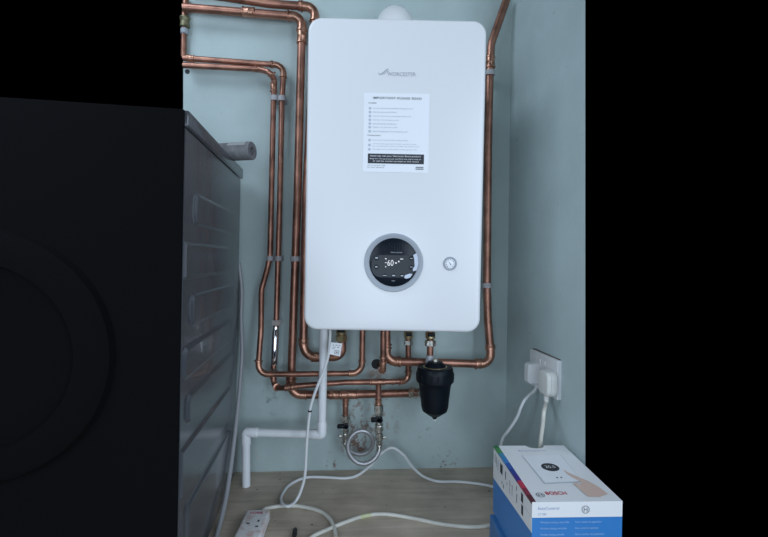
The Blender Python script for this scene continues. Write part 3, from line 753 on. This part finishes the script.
# ------------------------------------------------------------------ filling loop
la = P(345.6, 400, 0.042)
loop = empty('filling_loop', la, 'braided filling loop with two black-levered valves coiled below the pipes', 'filling loop')
LO = la
def lv(px, py, d): return P(px, py, d)-LO
def vstack(px_top, items, d):
    for kind, y0, y1, px, r, m, nm in items:
        a, b = lv(px, y1, d), lv(px, y0, d)
        ln = (b-a).length
        if kind == 'hex': lathe_obj(nm, a, b-a, [(0, r*.85), (0.001, r), (ln-0.001, r), (ln, r*.85)], m, loop, 6, 20)
        elif kind == 'cyl': lathe_obj(nm, a, b-a, [(0, r*.92), (0.0008, r), (ln-0.0008, r), (ln, r*.92)], m, loop, 20)
        elif kind == 'bead': lathe_obj(nm, a, b-a, [(0, r*1.0), (0.001, r*1.25), (ln/2, r*1.12), (ln-0.001, r*1.25), (ln, r*1.0)], m, loop, 18)
vstack(345, [('cyl', 398, 416, 345.5, R15, COPPER, 'pipe'), ('bead', 400.2, 406.0, 345.6, R15, COPPER_J, 'coupling'), ('hex', 415.0, 420.5, 345.7, 0.0125, NICKEL, 'compression_nut'),
             ('cyl', 420.5, 433.0, 345.7, 0.0085, NICKEL, 'valve_body'), ('bead', 421.5, 423.6, 345.7, 0.0080, NICKEL, 'ring'), ('hex', 429.5, 432.5, 345.5, 0.0100, NICKEL, 'packing_nut'), ('hex', 434.5, 438.5, 345.2, 0.0090, NICKEL, 'union_nut'), ('bead', 440.5, 443, 345.2, 0.0064, NICKEL, 'ring'), ('cyl', 433, 446.5, 345.3, 0.0062, NICKEL, 'spigot')], 0.042)
vstack(378, [('cyl', 384, 406, 378.4, R15, COPPER, 'pipe'), ('bead', 398.6, 404.6, 378.4, R15, COPPER_J, 'coupling'), ('hex', 404.5, 412.5, 378.7, 0.0130, NICKEL, 'compression_nut'),
             ('cyl', 411.5, 432.5, 378.9, 0.0098, NICKEL, 'valve_body'), ('hex', 412.8, 416.4, 378.8, 0.0118, NICKEL, 'check_valve_nut'), ('bead', 423.6, 426.0, 379.0, 0.0095, NICKEL, 'ring'), ('hex', 427.5, 430.5, 379.1, 0.0115, NICKEL, 'packing_nut'), ('bead', 442.5, 445.5, 379.4, 0.0078, NICKEL, 'ring'), ('hex', 433.0, 440.0, 379.2, 0.0108, NICKEL, 'union_nut'), ('cyl', 441, 448, 379.4, 0.0078, NICKEL, 'spigot')], 0.072)
def lever(px0, px1, py, d, h):
    a, b = lv(px0, py, d), lv(px1, py, d)
    box_obj('lever', (a.x, a.y-0.006, a.z-h/2), (b.x, a.y+0.006, a.z+h/2), BLACK_P, loop, 0.003, 2)
    lathe_obj('lever_boss', (b.x-0.006, a.y-0.006, a.z), (0, 1, 0), [(0, h*0.62), (0.012, h*0.62)], BLACK_P, loop, 16)
lever(337.2, 348.3, 426.4, 0.056, 0.0105); lever(371.0, 382.2, 419.8, 0.088, 0.0125)
for px, py, d in ((340.6, 436.4, 0.044), (384.3, 437.5, 0.072)):
    c = lv(px, py, d); box_obj('wing', (c.x-0.006, c.y-0.003, c.z-0.003), (c.x+0.006, c.y+0.003, c.z+0.003), NICKEL, loop, 0.0012)
hp = []
hp.append((379.5, 445.5, 0.072)); hp.append((378.8, 451.5, 0.075)); hp.append((374.8, 458.4, 0.082)); hp.append((368.5, 462.8, 0.086)); hp.append((362.0, 463.8, 0.088))
hp.append((355.0, 461.0, 0.088)); hp.append((349.5, 454.0, 0.088)); hp.append((347.8, 445.8, 0.087)); hp.append((350.3, 438.0, 0.086)); hp.append((355.8, 432.4, 0.085)); hp.append((362.0, 430.8, 0.083))
hp.append((368.2, 432.8, 0.080)); hp.append((372.2, 438.0, 0.075)); hp.append((372.6, 444.5, 0.068)); hp.append((369.2, 450.8, 0.062)); hp.append((362.0, 454.2, 0.058)); hp.append((354.5, 453.2, 0.053)); hp.append((348.6, 449.5, 0.048)); hp.append((345.9, 444.0, 0.043)); hp.append((345.3, 440.0, 0.042))
path = catmull([lv(*q) for q in hp], 7)
sweep_obj('braided_hose', path, 0.0062, braid_material(), loop, 14)['label'] = 'silver braided hose'
for i in (0, -1):
    a = path[i]; b = path[6 if i == 0 else -7]
    sweep_obj('ferrule', [a, a+(b-a)*0.5, b], 0.0074, NICKEL, loop, 16)

# ------------------------------------------------------------------ condensate waste pipe
wr = 0.0108
wt = P(324.0, 331, 0.05)
wp = empty('waste_pipe', F(246.2, 486.0, 0.0), 'white plastic waste pipe stepping down from under the boiler to the floor', 'waste pipe')
wo = wp.matrix_world.translation.copy()
d_ = -wo.y
dv = max(d_, 0.116)                              # the upright passes in front of the copper pipes
top = P(324.2, 331, dv); top = Vector((top.x, top.y, BZ+0.01))
C = [(top-wo, 0), (P(321.6, 434.4, dv)-wo, 0.004), (P(246.0, 432.2, d_)-wo, 0.004), (Vector((0, 0, 0.0)), 0)]
path, arcs = route(C)
sweep_obj('pipe', path, wr, PIPE_W, wp, 24)
for i in (1, 2):
    a, ap, b, di, do = arcs[i]
    lg = 0.030
    sweep_obj('elbow', [a-di*lg, a-di*(lg-0.0015)] + ap + [b+do*(lg-0.0015), b+do*lg], [wr*1.14, wr*1.19] + [wr*1.19]*len(ap) + [wr*1.19, wr*1.14], PIPE_W, wp, 24)

# ------------------------------------------------------------------ power cables
def cable(name, pts, r, m, parent, n=8, seg=10): return sweep_obj(name, catmull(pts, n), r, m, parent, seg)
# socket on the right wall
def wl(px, py, out=0.0): q = on(WALL_R, px, py, 1, ROOM*out); return q
A_, B_ = wl(533.2, 348.6), wl(561.6, 359.4); D_ = wl(561.0, 399.8)
sock_c = ((A_.x+B_.x)/2, (B_.z+D_.z)/2 + 0.0)
SW, SH = 0.146, 0.088
SW = max(0.135, min(0.17, B_.x-A_.x))
ZC = (on(WALL_R, 547.4, 354.0, 1, 0).z + on(WALL_R, 547.4, 393.3, 1, 0).z)/2
SH = max(0.08, min(0.10, on(WALL_R, 561.0, 359.4, 1, 0).z - on(WALL_R, 561.0, 399.9, 1, 0).z))
SOCK = Matrix.Translation(WALL_R @ Vector((sock_c[0], 0, ZC))) @ WALL_R.to_3x3().to_4x4() @ Matrix.Rotation(0 if ROOM < 0 else PI, 4, 'Z')
# local: front looks along -y, z up; x direction:
XS = -1 if ROOM > 0 else 1                     # +1: local x runs towards the camera
sk = empty('wall_socket', SOCK, 'white double wall socket on the right wall above the box', 'wall socket')
slab_obj('face_plate', SW, SH, 0.004, 0.0, -0.0095, WHITE_P, sk, bev=0.0025)
box_obj('dirt_edge', (-SW/2+0.004, -0.003, SH/2+0.0002), (SW/2-0.002, 0.0, SH/2+0.0016), mat('brown_dirt', (0.10, 0.055, 0.035), 0.8), sk)
for s in (-0.012, 0.012):
    box_obj('rocker_switch', (s-0.0055, -0.0125, 0.016), (s+0.0055, -0.0096, 0.034), WHITE_P, sk, 0.0015)
def sl(px, py, out): return on(SOCK, px, py, 1, -out)
# plug with the boiler's supply cable (rear plug)
c = sl(526.9, 372.2, 0.030)
pp = empty('power_cable', SOCK @ Vector((c.x, -0.0125, c.z)), 'thin white power cable from the boiler to the rear plug of the socket', 'power cable')
PO = pp.matrix_world.copy(); PI_ = PO.inverted()
slab_obj('plug', 0.046, 0.052, 0.010, 0.0025, -0.009, WHITE_P, pp, bev=0.002)
slab_obj('plug_cap', 0.045, 0.051, 0.010, -0.0092, -0.020, WHITE_P, pp, bev=0.004)
pts = [PO @ Vector((0.002, -0.011, -0.024)), PO @ Vector((0.001, -0.012, -0.040))] + [P(px, py, d) for px, py, d in ((524, 401, 0.235), (516.7, 418, 0.225), (508.5, 430.5, 0.215), (503.0, 438, 0.205), (501.2, 448, 0.20), (503.5, 466, 0.19))]
pts += [F(508, 488, 0.0048), F(496, 487.3, 0.0042), F(483.4, 484.6, 0.0042), F(460.5, 481.8, 0.0042), F(440, 481.6, 0.0042), F(429, 479.0, 0.0045), P(420.3, 474.3, 0.055), P(411, 465.2, 0.05), P(403, 454.4, 0.048), P(391.7, 447.8, 0.046), P(380.4, 454.0, 0.042), P(374.5, 461.2, 0.040), P(368.0, 467.6, 0.042)]
pts += [F(358, 475.0, 0.0045), F(345.8, 478.2, 0.0042), F(323, 477.2, 0.0042), F(305.2, 477.8, 0.0042), F(289.5, 485.0, 0.0042), F(281.6, 496.0, 0.0060), F(282.4, 503.6, 0.0132), F(289.0, 506.2, 0.0142), P(296.6, 499.6, 0.185), P(302.0, 487.5, 0.18), P(305.2, 472, 0.178), P(306.9, 441, 0.178), P(309.9, 411, 0.178), P(313.5, 397, 0.178), P(318.3, 384, 0.178), P(324.5, 369, 0.178), P(328.4, 355, 0.178), P(329.8, 342, 0.178)]
e_ = P(330.4, 330, 0.178); pts.append(Vector((e_.x, e_.y, (BM_ @ Vector((0, 0.12, -BH/2))).z+0.003)))
cable('cable', [PI_ @ p for p in pts], 0.0037, CABLE_W, pp, 8)
q = P(309.9, 411, 0.178); q2 = P(309.4, 415, 0.178)
lathe_obj('cable_tie', PI_ @ q - (PI_.to_3x3() @ (q-q2)).normalized()*0.002, PI_.to_3x3() @ (q-q2), [(0, 0.0044), (0.0004, 0.0050), (0.0036, 0.0050), (0.004, 0.0044)], BLACK_M, pp)
# printed tag folded around it
tg = [P(331.0, 342.2, 0.183), P(342.2, 343.3, 0.183), P(340.1, 356.3, 0.183), P(329.1, 354.0, 0.183)]
bm = bmesh.new()
shell(bm, [[PI_ @ (p+Vector((0, -0.0012, 0))) for p in tg], [PI_ @ p for p in tg]])
tgo = mesh_obj('paper_tag', bm, PAPER, pp, smooth=False); tgo['label'] = 'white printed paper tag'
bm = bmesh.new()
def tgp(u_, v_): return PI_ @ ((tg[0]*(1-u_)+tg[1]*u_)*(1-v_)+(tg[3]*(1-u_)+tg[2]*u_)*v_ + Vector((0, -0.0016, 0)))
for u_, v_, w_, h_ in ((0.2, 0.18, 0.12, 0.05), (0.42, 0.16, 0.2, 0.05), (0.72, 0.16, 0.12, 0.06), (0.2, 0.34, 0.3, 0.04), (0.6, 0.32, 0.2, 0.05), (0.2, 0.46, 0.2, 0.04)):
    flat_poly(bm, [tgp(u_, v_), tgp(u_+w_, v_), tgp(u_+w_, v_+h_), tgp(u_, v_+h_)])
for a, b_, c_, e in ((0.45, 0.58, 0.85, 0.62), (0.45, 0.84, 0.85, 0.88), (0.45, 0.62, 0.5, 0.84), (0.8, 0.62, 0.85, 0.84), (0.56, 0.68, 0.74, 0.78)):
    flat_poly(bm, [tgp(a, b_), tgp(c_, b_), tgp(c_, e), tgp(a, e)])
mesh_obj('tag_print', bm, GREYINK, tgo, smooth=False)

# extension lead: plug in the socket, cable over the floor, trailing socket block
EXT0 = F(250.5, 524, 0.0)
e_tl, e_tr = F(246.4, 509.4, 0.026), F(268.8, 512.0, 0.026)
e_bl = F(231.0, 537, 0.026)
yd = (e_bl-e_tl); yd.z = 0; yd.normalize()
yd = F(246.6, 537, 0.026)-F(257.7, 510.7, 0.026); yd.z = 0; yd.normalize()
ex = (e_tr-e_tl).length
xd = Vector((-yd.y, yd.x, 0))
if (e_tr-e_tl).dot(xd) < 0: xd = -xd
EXM = Matrix(((xd.x, yd.x*1, 0, 0), (xd.y, yd.y, 0, 0), (0, 0, 1, 0), (0, 0, 0, 1)))
EXM.translation = Vector((e_tl.x, e_tl.y, 0.0))
ext = empty('extension_lead', EXM, 'dirty white extension lead with trailing socket block on the floor at left', 'extension lead')
EI = EXM.inverted()
DIRTY = bpy.data.materials.new('stained_white_plastic'); DIRTY.use_nodes = True
nt = DIRTY.node_tree; b = nt.nodes['Principled BSDF']; b.inputs['Roughness'].default_value = 0.5
tc = nt.nodes.new('ShaderNodeTexCoord'); n = nd(nt, 'ShaderNodeTexNoise', Scale=42.0, Detail=7.0, Roughness=0.7); nt.links.new(tc.outputs['Object'], n.inputs['Vector'])
r = nt.nodes.new('ShaderNodeValToRGB'); r.color_ramp.elements[0].position = 0.46; r.color_ramp.elements[0].color = (0.88, 0.87, 0.86, 1); r.color_ramp.elements[1].position = 0.72; r.color_ramp.elements[1].color = (0.62, 0.36, 0.29, 1)
nt.links.new(n.outputs['Fac'], r.inputs['Fac']); nt.links.new(r.outputs['Color'], b.inputs['Base Color'])
EW = min(0.066, max(0.05, ex)); EL = 0.135
sb = box_obj('socket_block', (0, 0, 0.001), (EW, EL, 0.026), DIRTY, ext, bevel=0.005, seg=3)
bm = bmesh.new()
for cy in (0.052,):
    for x_, y_, wx, wy in ((0.5*EW+0.011, cy-0.005, 0.004, 0.0065), (0.5*EW-0.010, cy+0.004, 0.0065, 0.004), (0.5*EW+0.012, cy+0.016, 0.0065, 0.004)):
        box(bm, (x_-wx/2, y_-wy/2, 0.0258), (x_+wx/2, y_+wy/2, 0.0264))
mesh_obj('socket_holes', bm, BLACK_M, sb)
bm = bmesh.new(); rp = random.Random(3)
for row, (v_, h_, n_) in enumerate(((0.0105, 0.0050, 8), (0.0165, 0.0022, 11))):
    x_ = 0.012
    for k in range(n_):
        w_ = (EW-0.026)/n_*rp.uniform(0.55, 0.95); y_ = v_+rp.uniform(0, 0.0006)
        box(bm, (x_, y_, 0.0260), (x_+w_, y_+h_*rp.uniform(0.5, 1.0), 0.02635)); x_ += (EW-0.026)/n_
mesh_obj('red_print', bm, mat('red_print', (0.42, 0.07, 0.10), 0.6), sb, smooth=False)['label'] = 'worn red print'
c2 = sl(542.9, 383.0, 0.034)
P2M = SOCK @ Matrix.Translation((c2.x, 0, c2.z))
PLM = P2M
bmx = bmesh.new(); slab(bmx, 0.050, 0.057, 0.014, -0.0128, -0.026, 0.003)
bmesh.ops.transform(bmx, matrix=EI @ PLM, verts=bmx.verts[:])
mesh_obj('plug', bmx, mat('cream_plug', (0.70, 0.69, 0.65), 0.4), ext)
bmx = bmesh.new(); slab(bmx, 0.049, 0.056, 0.015, -0.0262, -0.035, 0.006)
bmesh.ops.transform(bmx, matrix=EI @ PLM, verts=bmx.verts[:])
mesh_obj('plug_cap', bmx, MATS['cream_plug'], ext)
g0 = PLM @ Vector((0, -0.024, -0.027)); g1 = PLM @ Vector((0, -0.025, -0.046))
sweep_obj('strain_relief', [EI @ (g0*(1-k/6)+g1*k/6) for k in range(7)], [0.0060, 0.0056, 0.0062, 0.0054, 0.0060, 0.0052, 0.0048], MATS['cream_plug'], ext)
pts = [g1] + [P(px, py, d) for px, py, d in ((544.0, 412, 0.33), (542.9, 424, 0.325), (541.3, 436, 0.32), (539.5, 452, 0.315), (533, 475, 0.30))]
pts += [F(520, 512, 0.0055), F(506, 522.5, 0.0046), F(493.4, 525, 0.0046), F(472, 527.0, 0.0046), F(443.3, 524.4, 0.0046), F(414.6, 518.6, 0.0046), F(386, 514.2, 0.0046), F(366, 515.6, 0.0046), F(345.8, 522, 0.0046), F(328, 529.5, 0.0046), F(312, 537, 0.0046), F(296, 552, 0.0046), F(298, 578, 0.0046), F(325, 580, 0.0046), F(337, 560, 0.0046), F(336.2, 540, 0.0046), F(334.0, 527.4, 0.0046), F(328.5, 517.5, 0.0046), F(318, 510.5, 0.0046), F(299.4, 506.3, 0.0046), F(283.7, 506.0, 0.0046), F(272, 507.3, 0.0046), F(263.5, 509.6, 0.008)]
cp = catmull([EI @ p for p in pts] + [Vector((EW*0.62, 0.004, 0.014))], 8)
sweep_obj('cable', cp, 0.0045, CABLE_C, ext, 12)
ti = [i for i, p in enumerate(cp)]
i0 = 8*(6+7)
seg_ = [EI @ p for p in catmull([F(371, 515.0, 0.0046), F(366, 515.6, 0.0046), F(360.5, 517.2, 0.0046)], 5)]
sweep_obj('tape_wrap', seg_, 0.0050, mat('yellowed_tape', (0.55, 0.56, 0.33), 0.45), ext, 12)['label'] = 'yellowish tape wrap'

# black stub near the bottom edge
a = F(295.4, 528.5, 0.006); b_ = F(292.6, 548, 0.006)
tag(sweep_obj('probe', [a, a+(b_-a)*0.08, a+(b_-a)*0.34, a+(b_-a)*0.36, b_], [0.0030, 0.0052, 0.0052, 0.0042, 0.0042], mat('black_rubber', (0.012, 0.012, 0.013), 0.45), None, 14), 'black rod end lying on the floor at the bottom edge', 'rod')

# ------------------------------------------------------------------ boxes
HB = 0.2075                                        # height of the white box's lid
c_bl, c_fl, c_br = F(493.8, 445.8, HB), F(532.2, 502.2, HB), F(562.0, 443.8, HB)
fd = (c_fl-c_bl); BD = fd.length; fd.normalize()
bx = Vector((-fd.y, fd.x, 0))
if bx.x < 0: bx = -bx
BWD = (c_br-c_bl).dot(bx)
XM = Matrix(((bx.x, -fd.x, 0, 0), (bx.y, -fd.y, 0, 0), (0, 0, 1, 0), (0, 0, 0, 1)))
bot = on(XM @ Matrix.Identity(4), 0, 0, 2, 0) if False else None
HB0 = 0.062
XM.translation = Vector((c_bl.x, c_bl.y, HB0+0.001))
hh = HB-HB0-0.001
# local: x to the right 0..BWD, y: 0 back .. -BD front, z 0..hh
CARD_W = mat('white_card', (0.80, 0.80, 0.80), 0.4); CARD_B = mat('blue_card', (0.035, 0.20, 0.52), 0.4); CARD_D = mat('blue_card_dull', (0.045, 0.17, 0.40), 0.45)
ct = empty('cardboard_box', XM, 'white and blue product box with rainbow edge lying on the blue box', 'box')
WB = 0.055                                          # depth of the white sleeve on the sides
bm = bmesh.new()
sxb = XM
z1 = hh-0.027
box(bm, (0, -BD, 0), (BWD, 0, z1)); mesh_obj('blue_tray', bm, CARD_B, ct, smooth=False)['label'] = 'blue lower part'
bm = bmesh.new()
shell(bm, [[(x, 0.0, z1), (x, -BD, z1), (x, -BD, hh-0.052), (x, 0.0, hh-0.070)] for x in (-0.0004, 0.0001)])
mesh_obj('side_band', bm, CARD_W, ct, smooth=False)['label'] = 'white printed band'
# white lid, cut by a thumb notch at the back
bm = bmesh.new()
nc = on(XM, 535, 446, 2, hh).x; nr = 0.020
prof = [(0, 0), (nc-nr, 0)] + [(nc-nr*math.cos(PI*k/10), -nr*0.75*math.sin(PI*k/10)) for k in range(1, 10)] + [(nc+nr, 0), (BWD, 0), (BWD, -BD), (0, -BD)]
shell(bm, [[(x, y, z1+0.0004) for x, y in prof], [(x, y, hh) for x, y in prof]])
mesh_obj('lid', bm, CARD_W, ct, smooth=False)
def tp(u_, v_, o_=0.0006): return Vector((u_, v_, hh+o_))
# rainbow strip along the left edge of the lid
cols = [(0.03, 0.15, 0.06), (0.06, 0.26, 0.08), (0.05, 0.24, 0.42), (0.04, 0.22, 0.52), (0.02, 0.09, 0.36), (0.02, 0.04, 0.26), (0.05, 0.02, 0.24), (0.50, 0.03, 0.07), (0.24, 0.02, 0.05), (0.10, 0.012, 0.025)]
cuts = [0, .06, .17, .27, .37, .48, .58, .68, .80, .90, 1.0]
bm = bmesh.new(); ms = []
for k, cl in enumerate(cols):
    ms.append(mat('rainbow_print_%d' % k, cl, 0.4))
    a, b_ = -BD*cuts[k], -BD*cuts[k+1]
    f = flat_poly(bm, [tp(-0.0006, a), tp(0.0095-0.003*cuts[k], a), tp(0.0095-0.003*cuts[k+1], b_), tp(-0.0006, b_)], k)
    f = flat_poly(bm, [(-0.0006, a, hh+0.0006), (-0.0006, b_, hh+0.0006), (-0.0006, b_, hh-0.004), (-0.0006, a, hh-0.004)], k)
mesh_obj('rainbow_stripe', bm, ms, ct, smooth=False)['label'] = 'rainbow striped edge'
def tpx(px, py): q = on(XM, px, py, 2, hh); return q
# printed picture of a thermostat
p1, p2, p3, p4 = tpx(522.5, 455.8), tpx(560, 455.0), tpx(582, 481.5), tpx(545.0, 483.2)
bm = bmesh.new(); flat_poly(bm, [(q.x, q.y, hh+0.0004) for q in (tpx(521.5, 455.6), tpx(560.5, 454.8), tpx(583, 482.3), tpx(544.2, 484.2))])
mesh_obj('picture_shadow', bm, mat('printed_grey', (0.50, 0.53, 0.57), 0.4), ct, smooth=False)
bm = bmesh.new(); flat_poly(bm, [(q.x, q.y, hh+0.0007) for q in (p1, p2, p3, p4)])
mesh_obj('printed_picture', bm, mat('printed_white', (0.83, 0.84, 0.86), 0.4), ct, smooth=False)
kc = tpx(550.2, 467.6); kr = (tpx(558.6, 467.4)-kc).length
bm = bmesh.new(); flat_poly(bm, [(kc.x+kr*math.cos(2*PI*k/32), kc.y+kr*math.sin(2*PI*k/32), hh+0.0010) for k in range(32)])
mesh_obj('printed_dial', bm, INK, ct, smooth=False)
lettering([('20.5', kc.x-0.010, kc.y-0.004, 0.020, 0.010)], CARD_W, ct, lambda u_, v_: tp(u_, v_, 0.0013))
q0 = tpx(519.5, 452.2); lettering([('EasyControl', q0.x, q0.y, 0.058, 0.0085)], mat('pale_blue_print', (0.32, 0.40, 0.58), 0.5), ct, lambda u_, v_: tp(u_, v_, 0.0009))
q0 = tpx(546.8, 495.2); q1 = tpx(567.2, 494.4); lettering([('BOSCH', q0.x, q0.y, (q1-q0).length, 0.0105)], mat('red_logo', (0.55, 0.012, 0.03), 0.45), ct, lambda u_, v_: tp(u_, v_, 0.0009), bold=0.012)
def roundel(bm, cx_, cy_, r_, place):
    n = 24
    for k in range(n):
        a, b2 = 2*PI*k/n, 2*PI*(k+1)/n
        flat_poly(bm, [place(cx_+r_*math.cos(a), cy_+r_*math.sin(a)), place(cx_+r_*math.cos(b2), cy_+r_*math.sin(b2)), place(cx_+r_*.82*math.cos(b2), cy_+r_*.82*math.sin(b2)), place(cx_+r_*.82*math.cos(a), cy_+r_*.82*math.sin(a))])
    for x_ in (-.38, .38): flat_poly(bm, [place(cx_+r_*(x_-.09), cy_-r_*.55), place(cx_+r_*(x_+.09), cy_-r_*.55), place(cx_+r_*(x_+.09), cy_+r_*.55), place(cx_+r_*(x_-.09), cy_+r_*.55)])
    flat_poly(bm, [place(cx_-r_*.38, cy_-r_*.09), place(cx_+r_*.38, cy_-r_*.09), place(cx_+r_*.38, cy_+r_*.09), place(cx_-r_*.38, cy_+r_*.09)])
bm = bmesh.new(); q0 = tpx(540.3, 495.4); roundel(bm, q0.x, q0.y, 0.0075, lambda u_, v_: tp(u_, v_, 0.0009))
mesh_obj('roundel_logo', bm, GREYINK, ct, smooth=False)
bm = bmesh.new()
for a, b_ in ((557.2, 478.1), (561.3, 478.0)):
    q0 = tpx(a, b_); flat_poly(bm, [tp(q0.x-.0015, q0.y-.002, .0010), tp(q0.x+.0015, q0.y-.002, .0010), tp(q0.x+.0015, q0.y+.002, .0010), tp(q0.x-.0015, q0.y+.002, .0010)])
mesh_obj('printed_marks', bm, INK, ct, smooth=False)
# printed hand touching the thermostat
bm = bmesh.new()
hand = [(563.6, 470.3), (567.0, 472.4), (573.0, 475.2), (580.0, 478.3), (588, 481.5), (598, 487), (608, 494.5), (600, 497.5), (588, 497.0), (581.5, 491.5), (576.8, 487.0), (573.2, 484.5), (576, 483.0), (581, 485.0), (582.0, 483.4), (576.0, 479.9), (569.0, 475.8), (564.6, 472.4)]
flat_poly(bm, [(tpx(*q).x, tpx(*q).y, hh+0.0012) for q in hand])
mesh_obj('printed_hand', bm, mat('skin_print', (0.68, 0.50, 0.42), 0.45), ct, smooth=False)['label'] = 'printed picture of a pointing hand'
# front face
def fp(u_, v_): return Vector((u_, -BD-0.0006, v_))
lettering([('EasyControl', 0.010, hh-0.0145, 0.036, 0.0065), ('CT 200', 0.010, hh-0.0225, 0.014, 0.004)], MATS['pale_blue_print'], ct, fp)
bm = bmesh.new(); roundel(bm, BWD*0.59, hh-0.0135, 0.0068, fp); mesh_obj('roundel_logo', bm, GREYINK, ct, smooth=False)
rows = []
for k in range(4):
    rows += [('Wireless heating controller', 0.014, z1-0.010-0.0105*k, 0.050-0.004*(k % 3), 0.0045), ('Smart comfort by application', 0.074, z1-0.010-0.0105*k, 0.050-0.005*((k+1) % 3), 0.0045)]
lettering(rows, mat('light_blue_print', (0.35, 0.55, 0.80), 0.5), ct, fp)
# left face: white upper band (lid) carries small black icons
def sp(u_, v_): return Vector((-0.0006, -u_, v_))
bm = bmesh.new()
for a, b_, c_, e in ((.012, .012, .002, .020), (.022, .014, .002, .022), (.034, .016, .002, .022), (.050, .014, .016, .020), (.062, .046, .004, .006), (.072, .048, .004, .008), (.084, .016, .004, .016), (.094, .034, .003, .004), (.112, .020, .002, .026), (.126, .022, .002, .022), (.150, .012, .003, .008), (.152, .026, .003, .016), (.176, .010, .010, .016), (.178, .030, .010, .018)):
    bm = bmesh.new(); flat_poly(bm, [sp(a, hh-b_), sp(a+c_, hh-b_), sp(a+c_, hh-b_-e), sp(a, hh-b_-e)])
    mesh_obj('side_print', bm, INK, ct, smooth=False)
# lower box
l0 = on(XM, 494.3, 516.0, 2, 0.0)
b2 = empty('cardboard_box', XM @ Matrix.Translation((-0.008, -0.0, -HB0-0.001)) , 'plain blue box on the floor, under the white and blue box', 'box')
bm = bmesh.new(); box(bm, (0.0, -BD, 0.0006), (BWD+0.006, -0.004, HB0-0.003), None, 0.0015, 1)
mesh_obj('carton', bm, CARD_D, b2)
bm = bmesh.new(); box(bm, (0.010, -BD+0.006, HB0-0.0029), (BWD+0.004, -0.010, HB0), None)
mesh_obj('lid_flap', bm, CARD_D, b2, smooth=False)
